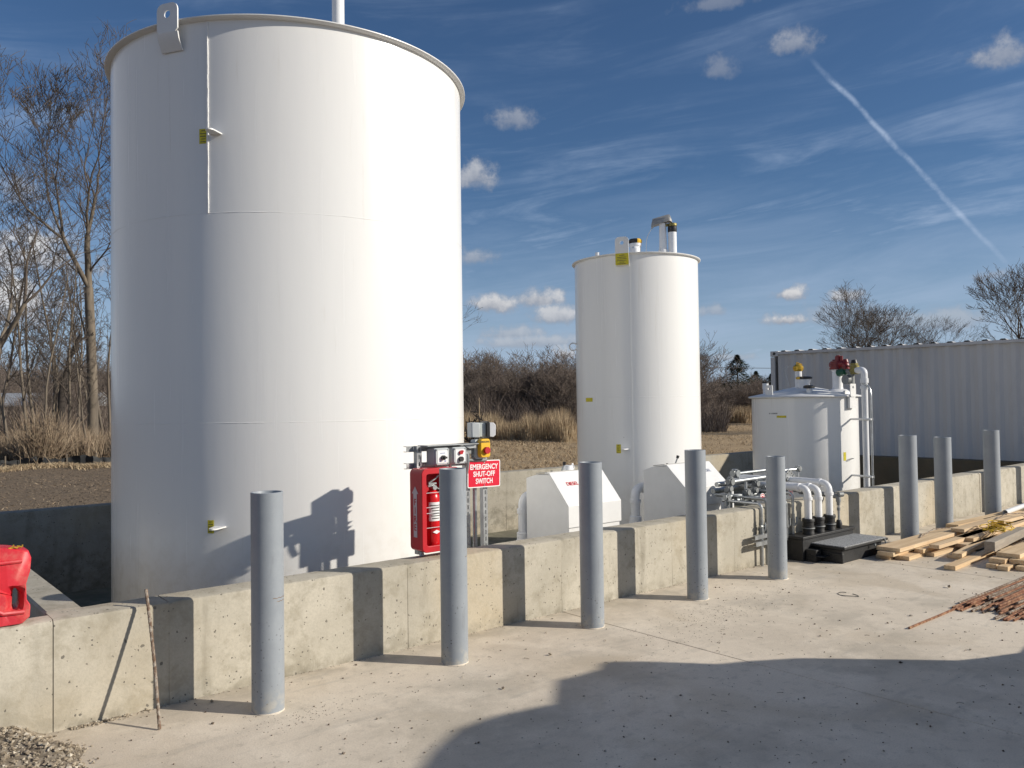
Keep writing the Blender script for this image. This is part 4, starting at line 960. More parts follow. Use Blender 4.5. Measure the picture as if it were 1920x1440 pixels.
for i, (px, py, tx, zt, lb) in enumerate([(5.40, 6.31, 5.70, .675, 'white elbow pipe rising beside the left pump box'), (7.085, 6.31, 7.40, .63, 'white elbow pipe rising between the slim tank and right pump box')]):
    t = thing('vent_elbow_pipe', (px, py, FLOOR), lb, 'pipe')
    mb = MB(); mb.tube(fillet([(px, py, FLOOR), (px, py, zt), (tx, py, zt)], .11, 12), .052, 24); mb.build('pipe', 'pvc', t, sharp=60)
    for a_, b_ in (((px, py, zt-.17), (px, py, zt-.125)), ((px+.12, py, zt), (px+.16, py, zt))):
        mb = MB(); mb.cyl(a_, b_, .064, n=24); mb.build('pipe_socket', 'pvc', t, sharp=40)
    mb = MB(); mb.lathe([(.056, .32), (.068, .31), (.07, .24), (.08, .23), (.08, .18), (.056, .18)], (px, py), 24); mb.build('pipe_socket', 'pvc', t, sharp=40)
mb = MB(); mb.lathe([(.03+.006*math.cos(a), .006*math.sin(a)) for a in [2*math.pi*k/8 for k in range(8)]], (0, 0), 20, M=Matrix.Translation((5.95, 6.15, .95)) @ Matrix.Rotation(R(80), 4, 'X') @ Matrix.Rotation(R(30), 4, 'Y'), close=True)
mb.cyl((5.85, 6.12, .86), (5.85, 6.12, .97), .05, n=16)
tag(mb.build('capped_pipe_stub', 'pvc', sharp=40), 'white capped pipe stub with ring behind the left pump box', 'pipe')

# ------------------------------------------------------------------ product piping from the pit into the sump
def pipe_run(name, pts, r, mat, label, collars=(), rad=.1, group=None, cat='pipe', loc=None):
    t = thing(name, tuple(pts[0]) if loc is None else loc, label, cat, group)
    mb = MB(); mb.tube(fillet(pts, rad, 9), r, 18); mb.build('pipe', mat, t, sharp=60)
    mb = MB()
    for (a, b, k) in collars: mb.cyl(a, b, r*k, n=20)
    if collars: mb.build('socket', mat, t, sharp=40)
    return t
grp = 'white elbow pipes dropping into the sump'
for k, (x, y, zt, x2, lb) in enumerate([(7.66, 4.50, .712, 7.64, 'left white elbow pipe dropping into the black sump'), (7.86, 4.50, .70, 7.84, 'middle white elbow pipe dropping into the black sump'), (8.075, 4.50, .73, 8.07, 'right and highest white elbow pipe dropping into the black sump')]):
    pts = [(x, y, .24), (x, y, zt), (x2, 5.50+.1*k, zt), (x2, 5.50+.1*k, -.3)] if k < 2 else [(x, y, .24), (x, y, zt), (x2, 4.86, zt+.01), (x2-.12, 5.5, zt+.01)]
    t = pipe_run('elbow_pipe', pts, .036, 'pvc', lb, [((x, y, zt-.12), (x, y, zt-.09), 1.28), ((x, y+.085, zt), (x, y+.115, zt), 1.25)], .085, grp)
    mb = MB(); mb.lathe([(.040, .40), (.058, .405), (.062, .395), (.062, .375), (.054, .37), (.054, .33), (.060, .328), (.062, .318), (.062, .30), (.055, .295), (.055, .27), (.058, .262), (.058, .235)], (x, y), 28); mb.build('rubber_boot', 'dblack', t, sharp=35)
    mb = MB(); mb.lathe([(.0625, .315), (.064, .312), (.064, .306), (.0625, .303)], (x, y), 28); mb.build('hose_clamp', 'greyfit', t)
t = thing('conduit_drop', (8.265, 4.48, .25), 'thin galvanised conduit with fitting, right of the white elbow pipes', 'conduit')
mb = MB(); mb.tube([(8.265, 4.50, .25), (8.265, 4.50, .50)], .013, 10); mb.build('conduit', 'galv', t)
mb = MB(); mb.lathe([(.03, .25), (.034, .29), (.028, .31), (.022, .33)], (8.265, 4.50), 16); mb.build('fitting', 'dblack', t, sharp=40)
mb = MB(); mb.cyl((8.265, 4.5, .43), (8.265, 4.5, .46), .019, n=8); mb.build('fitting', 'greyfit', t, sharp=40)
mb = MB(); mb.cyl((8.265, 4.5, .485), (8.265, 4.5, .52), .02, n=8); mb.tube(fillet([(8.265, 4.50, .52), (8.265, 4.50, .575), (8.26, 4.8, .60)], .04), .026, 12)
mb.cyl((8.25, 4.49, .60), (8.30, 4.47, .60), .028, n=8); mb.build('fitting', 'greyfit', t, sharp=40)
mb = MB(); mb.tube([(8.26, 4.75, .60), (8.26, 5.1, .60), (7.2, 5.1, .60)], .013, 10); mb.build('conduit', 'galvd', t)

# conduits running over the wall
for k, (x, y, zt, y2) in enumerate([(6.985, 4.60, .60, 5.05), (7.075, 4.60, .64, 5.2), (7.17, 4.60, .62, 5.25), (7.42, 4.60, .60, 5.1), (7.56, 4.61, .66, 5.15)]):
    lb = ['leftmost grey conduit over the wall behind the fifth bollard', 'second grey conduit from the left climbing over the wall', 'third grey conduit climbing over the wall, behind the fifth bollard', 'grey conduit over the wall just right of the fifth bollard', 'grey conduit at the left end of the black sump'][k]
    t = thing('conduit', (x, y, 0), lb, 'conduit', 'grey conduits climbing over the wall')
    zb = 0 if k < 3 else .2
    mb = MB(); mb.tube(fillet([(x, y, zb), (x, y, zt), (x, y2, zt)], .05), .0145, 10); mb.build('tubing', 'galvd' if k % 2 else 'galv', t)
    mb = MB()
    mb.cyl((x, y, .36), (x, y, .40), .022, n=8); mb.cyl((x, y, .33), (x, y, .36), .026, n=8); mb.cyl((x, y, .40), (x, y, .45), .019, n=8)
    if k < 3: mb.cyl((x-.03, y-.005, .385), (x+.035, y-.005, .385), .016, n=8); mb.cyl((x, y, .30), (x, y, .33), .02, n=10)
    mb.tube(fillet([(x, y, .33), (x+.02, y-.03, .35), (x+.03, y-.02, .42)], .02), .009, 8)
    mb.build('union_fitting', 'greyfit' if k % 2 else 'galvd', t, sharp=40)
t = thing('strut_bar', (6.95, 4.58, .27), 'short galvanised strut bars clamping the conduits on the wall face', 'strut bar')
for k, (z, y) in enumerate(((.295, 4.55), (.235, 4.54))):
    mb = MB(); M = Matrix.Translation((6.80, y, z)) @ Matrix.Rotation(R(4-3*k), 4, 'Z')
    mb.box(0, .44, 0, .004, -.02, .02, M=M); mb.box(0, .44, .004, .04, .016, .02, M=M); mb.box(0, .44, .004, .04, -.02, -.016, M=M); mb.build('channel', 'galv', t, sharp=None)

# pipe rack behind the wall: rails, valves, junction boxes
t = thing('pipe_manifold', (7.2, 5.2, WH), 'cluster of grey pipes, valves and junction fittings behind the wall near the fifth bollard', 'pipe manifold')
def pp(pts, r=.018, mat='galvd', rad=.05):
    pts = [(p_[0]+(.17 if p_[0] < 7.6 else 0), p_[1], p_[2]) for p_ in pts]
    mb = MB(); mb.tube(fillet(pts, rad), r, 10); return mb.build('pipe', mat, t, sharp=60)
pp([(6.95, 5.05, .20), (6.95, 5.05, .775), (8.05, 5.0, .80)], .022, 'galv')
pp([(7.02, 5.12, .20), (7.02, 5.12, .74), (7.9, 5.05, .755)], .018)
pp([(6.90, 5.18, .745), (8.3, 5.18, .745)], .026, 'galv')
pp([(6.82, 5.0, .55), (6.82, 5.0, .64), (7.5, 5.0, .62)], .022)
pp([(6.9, 4.95, .60), (7.55, 4.92, .595)], .026, 'galvd')
pp([(7.0, 5.3, .66), (8.1, 5.3, .67)], .03, 'galvd')
pp([(7.22, 5.05, .30), (7.22, 5.05, .78)], .02, 'galv'); pp([(7.38, 5.05, .30), (7.38, 5.05, .78)], .02, 'galv')
pp([(7.15, 5.15, .84), (7.75, 5.1, .85), (7.95, 5.05, .86)], .018, 'galvd')
pp([(7.96, 4.98, .845), (8.17, 4.93, .85)], .018, 'galv'); pp([(8.20, 4.93, .85), (8.20, 4.93, .61), (8.33, 4.88, .60)], .015, 'galv')
def fit_(x, y, z, s, mat='greyfit'):
    x += .17 if x < 7.6 else 0
    mb = MB(); mb.cyl((x-s, y, z), (x+s, y, z), s*.8, n=8); mb.cyl((x, y, z-s), (x, y, z+s), s*.72, n=8); mb.cyl((x, y-s, z), (x, y+s*.3, z), s*.85, n=10)
    return mb.build('fitting', mat, t, sharp=35)
for (x, y, z, s) in [(6.95, 5.05, .78, .04), (7.02, 5.1, .80, .03), (6.93, 5.05, .71, .035), (7.0, 5.12, .68, .03), (6.82, 5.0, .635, .035), (7.38, 5.05, .70, .03), (7.22, 5.0, .63, .03), (7.12, 4.97, .665, .035), (7.27, 4.97, .675, .03), (7.45, 4.97, .67, .038),
                     (7.18, 5.15, .845, .045), (7.36, 5.02, .735, .035), (8.20, 4.93, .855, .036), (8.11, 4.95, .77, .03), (8.21, 4.9, .61, .034), (7.95, 5.0, .60, .03), (7.6, 4.95, .69, .035), (8.0, 4.95, .615, .03), (6.98, 4.94, .598, .036), (7.12, 4.93, .60, .034), (7.3, 4.93, .60, .034)]:
    fit_(x, y, z, s, 'greyfit' if rnd.random() < .6 else 'galvd')
mb = MB(); mb.cyl((8.035, 4.93, .79), (8.035, 4.97, .79), .066, n=28); fj = mb.build('junction_box', 'galv', t, sharp=40)
mb = MB()
for a in range(6): mb.cyl((8.035+.046*math.cos(a*1.047+.5), 4.9305, .79+.046*math.sin(a*1.047+.5)), (8.035+.046*math.cos(a*1.047+.5), 4.926, .79+.046*math.sin(a*1.047+.5)), .006, n=8)
mb.build('screw', 'ink', fj)
for (x, z) in ((7.40, .61), (7.93, .62)):
    mb = MB(); q = Matrix.Translation((x, 4.86, z)) @ Matrix.Rotation(R(-38), 4, 'Y')
    mb.lathe([(.001, 0), (.045, 0), (.045, .008), (.001, .008)], (0, 0), 24, M=q @ Matrix.Diagonal((1, .6, 1, 1)) @ Matrix.Rotation(R(90), 4, 'X')); tg = mb.build('round_tag', 'signwhite', t, sharp=40)
    mb = MB(); mb.ring(circ(0, 0, .038, 24), circ(0, 0, .030, 24), .0085, .0095, q @ Matrix.Diagonal((1, .6, 1, 1)) @ Matrix.Rotation(R(90), 4, 'X')); mb.prism(circ(0, 0, .018, 16), .0085, .0092, q @ Matrix.Diagonal((1, .6, 1, 1)) @ Matrix.Rotation(R(90), 4, 'X')); mb.build('red_marking', sgred, tg)
mb = MB(); mb.cyl((8.28, 4.87, .60), (8.28, 4.87, .70), .022, n=16); mb.cyl((8.28, 4.87, .60), (8.28, 4.87, .625), .03, n=12); mb.build('breather_cap', 'pvc', t, sharp=40)
mb = MB(); mb.tube(fillet([(7.84, 5.75, .64), (8.08, 5.75, .64), (8.08, 5.75, -.3)], .1), .055, 20); mb.build('white_header', 'pvc', t, sharp=60)

# ------------------------------------------------------------------ black sump box with tread plate lid
sm = thing('sump_box', (8.0, 4.38, 0), 'black transition sump box with grey tread plate lid against the wall', 'sump box')
mb = MB(); mb.box(7.46, 8.46, 4.445, 4.645, 0, .2145); mb.box(7.44, 8.48, 4.43, 4.648, .215, .245); mb.build('pipe_shelf', 'dblack', sm, bevel=.006)
mb = MB(); mb.box(7.63, 8.44, 4.13, 4.438, .0, .135)
mb.box(7.62, 7.66, 4.12, 4.44, .0, .10)
mb.build('body', 'dblack', sm, bevel=.008)
mb = MB(); mb.box(7.60, 8.49, 4.085, 4.50, .14, .162, M=None); ld = mb.build('lid_frame', 'dblack', sm, bevel=.003)
mb = MB(); mb.box(7.615, 8.475, 4.095, 4.47, .1625, .170)
for i in range(44):
    for j in range(19):
        x = 7.63+i*.0192; y = 4.107+j*.0192; a = 45 if (i+j) % 2 else -45
        M = Matrix.Translation((x, y, .170)) @ Matrix.Rotation(R(a), 4, 'Z')
        mb.add([M @ Vector(v) for v in ((-.0085, 0, 0), (0, -.0032, .0), (.0085, 0, 0), (0, .0032, 0), (0, 0, .0034))], [(0, 1, 4), (1, 2, 4), (2, 3, 4), (3, 0, 4)])
mb.build('tread_plate', 'plate', ld, sharp=None)
mb = MB(); mb.tube([(8.40, 4.08, .165), (8.41, 4.07, .12), (8.40, 4.075, .09)], .008, 8); mb.cyl((8.2, 4.09, .125), (8.2, 4.075, .125), .012, n=10); mb.build('latch', 'galvd', sm)
mb = MB(); mb.box(7.50, 7.60, 4.33, 4.44, .004, .12); mb.box(7.49, 7.625, 4.25, 4.44, .06, .066); mb.build('side_skirt', 'dblack', sm, bevel=.004)
# ------------------------------------------------------------------ lumber
def board(x, y, z, ang, L, w, th, label, roll=0, tilt=0, grp='loose pine boards in the lumber heap', mat='wood', name='board'):
    """near-left end centre at (x,y), bottom at z"""
    o = MB()
    o.box(0, L, -w/2, w/2, 0, th)
    ob = o.build(name, mat, None, sharp=None, bevel=.003)
    ob.location = (x, y, z); ob.rotation_euler = (R(roll), R(-tilt), R(ang)); tag(ob, label, 'board', grp); ob['_o'] = (0, 0, 0)
    return ob
board(8.15, 3.98, .002, 1, 4.2, .14, .038, 'pine board on the ground at the back of the heap, nearest the sump lid')
board(8.22, 3.82, .002, 2, 1.1, .14, .04, 'short stubby board end lying lowest beside the black sump')
board(8.60, 3.74, .002, -1, 3.9, .14, .038, 'bottom board in the middle of the heap, mostly in shadow')
board(8.10, 3.93, .042, 2.0, .9, .16, .04, 'cut block stacked under the topmost long board')
board(8.16, 3.93, .083, 1.6, 4.4, .235, .038, 'widest topmost pine board, its knotted face lit, running past the bollards')
board(8.50, 3.78, .043, 1.4, 3.6, .09, .038, 'narrow board end poking out under the wide top board')
board(8.62, 3.68, .083, 1.5, 3.4, .10, .038, 'long narrow bright stud along the near side of the wide board')
board(9.9, 4.02, .122, -1.5, 3.2, .14, .038, 'board on top of the heap behind, beside the farthest bollard')
board(10.6, 3.84, .122, .5, 2.6, .235, .038, 'wide pale board high at the right end of the heap')
board(8.05, 3.30, .002, 3.5, 2.6, .10, .04, 'single board reaching out toward the slab, its end cut rounded', name='board')
board(8.65, 3.50, .002, -3, 2.2, .14, .038, 'flat board on the slab behind the square timber')
board(8.52, 3.42, .041, 8, 2.0, .09, .04, 'weathered grey stud leaning into the dark gap')
board(8.84, 3.24, .085, 5.5, 1.25, .095, .095, 'square weathered grey timber lying across the near boards', mat=simple('weathered_timber', (.40, .35, .28), .8, 0, .25, 3, .2, 60, c2=(.30, .25, .20), st=(.4, 6, 6)), name='square_timber')
board(8.40, 3.07, .002, 1, 2.6, .09, .04, 'stud at the bottom of the front stack, far side')
board(8.36, 2.96, .002, 1.5, 2.6, .09, .04, 'stud at the bottom of the front stack, middle')
board(8.46, 2.84, .002, 1, 2.6, .09, .04, 'stud at the bottom of the front stack, nearest the rebar')
board(8.48, 3.05, .043, 2, 2.5, .14, .04, 'second layer board of the front stack, far side')
board(8.56, 2.90, .043, 1, 2.5, .14, .04, 'second layer board of the front stack, near side')
board(8.62, 3.00, .084, 2.5, 2.6, .20, .04, 'top board of the front stack, broad and sunlit')
board(9.45, 3.05, .125, 6, 1.6, .14, .04, 'top board crossing the front stack at the right edge')
board(9.1, 3.60, .043, .2, 3.2, .14, .038, 'bright board lying over the middle of the heap, toward the yellow cord')
board(9.6, 3.84, .125, 1.0, 3.2, .14, .038, 'board resting on the wide top board, under the loose wire')
board(9.3, 3.66, .083, 2.2, 3.0, .19, .038, 'broad pale board beside the yellow cord, its end tucked behind the square timber')
board(9.0, 3.42, .002, -1.5, 2.4, .09, .038, 'stud on the slab in shade behind the square timber')
board(8.9, 3.14, .002, 2.5, 2.6, .14, .04, 'low board between the reaching board and the front stack')
board(9.0, 3.15, .043, 3.0, 2.4, .12, .04, 'pale board under the square timber, beside the front stack')
mb = MB(); mb.tube([(11.15, 3.90, .19), (12.0, 3.92, .215)], .03, 16, caps=False); mb.tube([(12.0, 3.92, .215), (11.15, 3.90, .19)], .026, 16, caps=False)
tag(mb.build('plastic_pipe', 'pvc', sharp=60), 'short white plastic pipe on top of the lumber near the farthest bollard', 'pipe')
mb = MB(); mb.tube([(11.75, 3.80, .185), (12.6, 3.80, .185)], .045, 16); tag(mb.build('black_pipe', 'black', sharp=60), 'black corrugated tube on the lumber at the right edge', 'pipe')
mb = MB(); pts = []
for k in range(150):
    a = k*.30; r = .17+.03*math.sin(k*.21)+.02*math.sin(k*.087); pts.append(Vector((9.86+r*1.4*math.cos(a)+.03*math.sin(k*.05), 3.52+r*.85*math.sin(a+.02*k), .175+.018*math.sin(k*.17)+.0003*k)))
mb.tube(pts, .0048, 6)
for k in range(16):
    a = Vector((9.62+rnd.uniform(-.05, .04), 3.50+rnd.uniform(-.06, .06), .18)); mb.tube([a, a+Vector((rnd.uniform(-.07, .0), rnd.uniform(-.04, .04), rnd.uniform(-.02, .02)))], .005, 5)
tag(mb.build('yellow_cord', 'yrope'), 'tangled coil of yellow cord lying on the lumber', 'cord')
mb = MB(); mb.tube([(8.93, 3.96, .125), (9.3, 3.97, .18), (9.8, 3.90, .15), (10.4, 3.78, .165), (10.9, 3.80, .21), (11.5, 3.6, .17)], .005, 6)
tag(mb.build('loose_wire', 'rustgrey'), 'thin loose wire arching over the lumber', 'wire')
mb = MB(); mb.tube([(6.44+.055*math.cos(a), 3.44+.085*math.sin(a), .005+.004*math.sin(a*2)) for a in [R(12*k+30) for k in range(28)]], .003, 5)
tag(mb.build('wire_ring', 'ink'), 'thin dark open wire ring lying on the slab', 'wire')

# ------------------------------------------------------------------ rebar bundle
base = None
rb = random.Random(11)
NB = 44; cnt = 0
def rebar_mesh(L, seed):
    q = random.Random(seed); mb = MB(); n = int(L/.03); pts = []; rs = []
    a1, a2 = q.uniform(.002, .008), q.uniform(0, 6)
    for k in range(n+1):
        x = L*k/n; pts.append(Vector((x, a1*math.sin(x*1.7+a2), .0008*math.sin(x*9)))); rs.append(.0085+(.0013 if k % 2 else 0))
    mb.tube(pts, rs, 6); return mb.build('rebar_rod', 'rust' if seed % 3 else 'rustgrey', sharp=None)
protos = [rebar_mesh(3.6, s) for s in range(6)]
lab = 'rusty reinforcing rod in the flat bundle on the slab, right edge'
for k in range(NB):
    o = protos[k] if k < 6 else protos[(k*5+k//6) % 6].copy()
    if k >= 6: COL.objects.link(o)
    lay = 0 if k < 26 else (1 if k < 39 else 2)
    y = 2.20+ (k*.0205 if lay == 0 else ((k-26)*.031+.06 if lay == 1 else (k-39)*.06+.16))
    x = 6.62 + (y-2.2)*.16 + rb.uniform(-.17, .2) + lay*.12
    o.location = (x, y, .0095+lay*.017); o.rotation_euler = (rb.uniform(0, 6), 0, R(rb.uniform(-1.0, 1.0)+1.2*(y-2.4))); o['_o'] = (0, 0, 0)
    tag(o, lab, 'rebar', 'rusty rods bundled on the slab')
o = protos[1].copy(); COL.objects.link(o); o.location = (5.79, 2.655, .009); o.rotation_euler = (0, 0, R(.5)); tag(o, 'single long rod sticking out of the rusty bundle across the slab', 'rebar', 'rusty rods bundled on the slab')

# ------------------------------------------------------------------ gravel and debris
def stone(mb, x, y, z, s, q, flat=.7):
    v = []; 
    M = Matrix.Rotation(q.uniform(0, 6.28), 3, Vector((q.uniform(-1, 1), q.uniform(-1, 1), q.uniform(-1, 1))).normalized())
    base = [(1, 0, 0), (-1, 0, 0), (0, 1, 0), (0, -1, 0), (0, 0, 1), (0, 0, -1), (.62, .62, .5), (-.62, .6, -.5), (.6, -.62, -.5)]
    for b in base[:6]: v.append(M @ (Vector(b)*s*q.uniform(.6, 1.15)))
    v = [Vector((p.x+x, p.y+y, p.z*flat+z)) for p in v]
    mb.add(v, [(0, 2, 4), (2, 1, 4), (1, 3, 4), (3, 0, 4), (2, 0, 5), (1, 2, 5), (3, 1, 5), (0, 3, 5)])
def gz(x, y):      # gravel bed height
    e = .93 - .05*math.sin(y*7) - .03*math.sin(y*17) + (.10*(4.62-y) if y < 4.6 else 0)*.3
    h = max(0, min(1, (e-x)/.22)); wl = max(0, min(1, (y-4.1)/.5))
    return (.035+.05*wl)*h*h*(3-2*h) + (.012*math.sin(x*19+y*7)+.008*math.sin(y*31))*h - .012
mb = MB(); NX, NY = 70, 60; xs = [-3.0+4.05*i/NX for i in range(NX+1)]; ys = [2.2+2.45*j/NY for j in range(NY+1)]
mb.add([(x, y, gz(x, y)) for y in ys for x in xs], [(j*(NX+1)+i, j*(NX+1)+i+1, (j+1)*(NX+1)+i+1, (j+1)*(NX+1)+i) for j in range(NY) for i in range(NX)])
struct(mb.build('gravel_bed', 'gsoil'))
q = random.Random(3); mb = MB()
for k in range(9000):
    x = q.uniform(-1.2, .98); y = q.uniform(2.6, 4.645)
    if x < .2 and q.random() < .6: x = q.uniform(.2, .98)
    z = gz(x, y)
    if z < -.004:
        if q.random() < .86 or z < -.0119 and q.random() < .8: continue
        z = max(z, .002)
    s = q.choice([.004, .005, .006, .007, .008, .010, .013, .017]) * q.uniform(.8, 1.2)
    stone(mb, x, y, max(z, 0)+s*.3, s, q)
for k in range(260):   # little drift of stones along the wall foot
    x = .95+abs(q.gauss(0, .16)); y = 4.645-abs(q.gauss(0, .018)); s = q.uniform(.004, .011); stone(mb, x, y, s*.4, s, q)
o = mb.build('gravel', 'gravel', sharp=None); o['kind'] = 'stuff'; tag(o, 'loose pale gravel spilled at the foot of the wall', 'gravel')
q = random.Random(5); mb = MB()
for k in range(3600):
    d = 2.9+9*q.random()**1.6; a = YAW+R(q.uniform(-36, 36)); x, y = d*math.cos(a), d*math.sin(a)
    if y > 4.63 or x < .8: continue
    if q.random() < .45 and not (math.sin(x*2.1+1)*math.sin(y*3.3)+.4*math.sin(x*7+y*5) > .1): continue
    s = q.choice([.0022, .003, .0035, .004, .006])*q.uniform(.7, 1.5)*(1 if d < 6 else 1.3)
    if q.random() < .008: s = q.uniform(.007, .012)
    stone(mb, x, y, s*.4, s, q)
for k in range(700):   # sweepings round the bollard feet and mid slab
    cx, cy, sx, sy = q.choice([(4.9, 3.85, .3, .12), (5.3, 3.75, .25, .1), (1.95, 4.0, .2, .06), (4.6, 3.6, .3, .15), (5.9, 3.9, .5, .1)])
    s = q.uniform(.0015, .004); stone(mb, cx+q.gauss(0, sx), min(4.6, cy+q.gauss(0, sy)), s*.4, s, q)
for k in range(420):   # line of dirt at the wall foot
    s = q.uniform(.002, .005); stone(mb, q.uniform(1.2, 9), 4.645-abs(q.gauss(0, .012)), s*.4, s, q)
for k in range(90):    # bits of straw and leaf
    x, y = q.uniform(1.2, 8), q.uniform(1.4, 4.4); a = q.uniform(0, 6.28); L = q.uniform(.01, .04)
    mb.tube([(x, y, .003), (x+L*.5*math.cos(a), y+L*.5*math.sin(a), .006), (x+L*math.cos(a+.3), y+L*math.sin(a+.3), .003)], .0014, 4)
o = mb.build('debris', 'chips', sharp=None); o['kind'] = 'stuff'; tag(o, 'scattered grit, stone chips and leaf bits on the slab', 'debris')
q = random.Random(8)
for k, (x, y, s, lb) in enumerate([(3.55, 3.9, .017, 'pale stone chip on the slab right of the second bollard'), (2.93, 3.62, .016, 'small white stone on the slab below the second bollard'), (1.62, 4.53, .014, 'small stone at the wall foot behind the nearest bollard'), (7.3, 3.0, .022, 'little upright white stone chip beside the rusty rods'), (5.0, 2.35, .015, 'dark stone on the slab before the shadow edge')]):
    mb = MB(); stone(mb, x, y, s*.5, s, q); tag(mb.build('loose_stone', 'gravel' if k != 4 else 'snag', sharp=None, origin=(x, y, 0)), lb, 'stone')

# ------------------------------------------------------------------ shipping container
ct_ = thing('shipping_container', (17.2, 4.0, .1), 'pale grey corrugated steel shipping container behind the end wall', 'shipping container')
A = Vector((16.05, 10.26, 0)); B = Vector((16.9, 5.5, 0)); ud = (B-A).normalized(); nd = Vector((-ud.y, ud.x, 0))   # nd points away from the pit
if nd.x < 0: nd = -nd
CLn, CW, CH, CZ = 12.19, 2.44, 2.59, .1
CM = Matrix((ud, nd, Vector((0, 0, 1)))).transposed().to_4x4(); CM.translation = A + Vector((0, 0, CZ))
def corr(L, depth=.036, pitch=.278):
    pts = []; s = .16
    while s < L-.16-pitch:
        pts += [(s, 0), (s+.072, 0), (s+.14, depth), (s+.14+.07, depth)]; s += pitch
    pts += [(s, 0), (L-.16, 0)]; return pts
mb = MB(); pr = corr(CLn)
mb.add([CM @ Vector((s, .04+d, z)) for z in (.16, CH-.06) for s, d in pr], [(i, i+1, len(pr)+i+1, len(pr)+i) for i in range(len(pr)-1)]); mb.build('side_panel', 'containergrey', ct_, sharp=20)
mb = MB(); mb.add([CM @ Vector((s, CW-.04-d, z)) for z in (.16, CH-.06) for s, d in pr], [(i, i+1, len(pr)+i+1, len(pr)+i) for i in range(len(pr)-1)]); mb.build('side_panel', 'containergrey', ct_, sharp=20)
mb = MB(); pe = corr(CW); mb.add([CM @ Vector((.04+d, s, z)) for z in (.16, CH-.06) for s, d in pe], [(i, i+1, len(pe)+i+1, len(pe)+i) for i in range(len(pe)-1)]); mb.build('end_panel', 'containergrey', ct_, sharp=20)
mb = MB(); mb.box(CLn-.06, CLn-.02, .1, CW-.1, .12, CH-.1, M=CM); mb.build('end_door', 'containergrey', ct_, sharp=20)
mb = MB(); rr_ = []; s = .12
while s < CLn-.2: rr_ += [(s, 0), (s+.10, 0), (s+.13, .028), (s+.20, .028), (s+.23, 0)]; s += .30
mb.add([CM @ Vector((s_, y_, CH-.005+d)) for y_ in (.03, CW-.03) for s_, d in rr_], [(i, i+1, len(rr_)+i+1, len(rr_)+i) for i in range(len(rr_)-1)]); mb.build('roof', 'containergrey', ct_, sharp=20)
mb = MB()
for y0, y1 in ((0, .06), (CW-.06, CW)):
    mb.box(.17, CLn-.17, y0+.002, y1-.002, CH-.065, CH-.004, M=CM); mb.box(.17, CLn-.17, y0+.002, y1-.002, .0, .16, M=CM)
for x0 in (0, CLn-.1): 
    for y0 in (0, CW-.1): mb.box(x0+.004, x0+.096, y0+.004, y0+.096, .118, CH-.118, M=CM)
mb.build('frame_rails', 'containergrey', ct_, bevel=.004)
for x0 in (0, CLn-.178):
    for y0 in (0, CW-.162):
        for z0 in (0, CH-.105):
            mb = MB(); mb.box(x0, x0+.178, y0, y0+.162, z0, z0+.117, M=CM); cc = mb.build('corner_casting', 'containergrey', ct_, bevel=.008)
            mb = MB(); yy = y0-.002 if y0 == 0 else y0+.164; mb.cyl(CM @ Vector((x0+.09, yy, z0+.06)), CM @ Vector((x0+.09, yy+(.001 if y0 == 0 else -.001), z0+.06)), .032, n=16); mb.build('lock_hole', 'ink', cc)

# ------------------------------------------------------------------ stand-in van, added out of view and shaped to cast the slab shadow
ec_, el_ = Vector((.755, .655, 0)), Vector((.655, -.755, 0))
vt = thing('stand_in_van', tuple(ec_*3+el_*5), 'stand-in white van added behind and right of the viewer to cast the slab shadow', 'van')
VM = Matrix((ec_, Vector((0, 0, 1)), el_)).transposed().to_4x4()       # (c, z, depth towards the sun)
vp = [(.7, .45), (.68, 1.2), (.75, 2.1), (.95, 2.30), (2.2, 2.36), (3.55, 2.34), (3.81, 2.31), (4.00, 2.24), (4.17, 2.14), (4.22, 2.11), (4.40, 2.115), (4.59, 2.12), (4.69, 2.07), (4.83, 2.01), (4.91, 2.01), (4.98, 1.99), (5.02, 1.90), (5.03, 1.84), (4.975, 1.80),
      (5.02, 1.70), (5.12, 1.60), (5.24, 1.44), (5.29, 1.22), (5.34, 1.00), (5.42, .92), (5.56, .80), (5.9, .70), (6.08, .55), (6.05, .38),
      (5.75, .36), (5.70, .52), (5.60, .66), (5.42, .73), (5.22, .70), (5.06, .58), (5.0, .36), (2.05, .36), (2.0, .55), (1.86, .68), (1.68, .73), (1.48, .68), (1.36, .55), (1.3, .36), (.72, .36)]
mb = MB(); mb.prism(vp, 4.0, 5.95, VM); mb.build('body', 'vanwhite', vt, bevel=.008, sharp=40)
mb = MB(); mb.prism([(4.3, 1.35), (4.4, 1.95), (4.85, 1.88), (5.1, 1.35)], 3.985, 3.999, VM); mb.prism([(4.3, 1.35), (4.4, 1.95), (4.85, 1.88), (5.1, 1.35)], 5.951, 5.965, VM); mb.build('side_window', 'glass', vt)
mb = MB(); mb.prism([(5.92, .40), (6.12, .40), (6.14, .56), (6.0, .60)], 3.98, 5.97, VM); mb.build('bumper', 'black', vt, bevel=.01)
for d_ in (4.12, 5.62):
    mb = MB(); mb.prism([(5.86, .66), (6.06, .60), (6.04, .70), (5.88, .78)], d_, d_+.22, VM); mb.build('headlight', 'lens', vt, bevel=.01)
mb = MB(); mb.prism([(2.6, .50), (2.62, .50), (2.62, 2.1), (2.6, 2.1)], 3.996, 3.9995, VM); mb.build('door_seam', 'ink', vt)
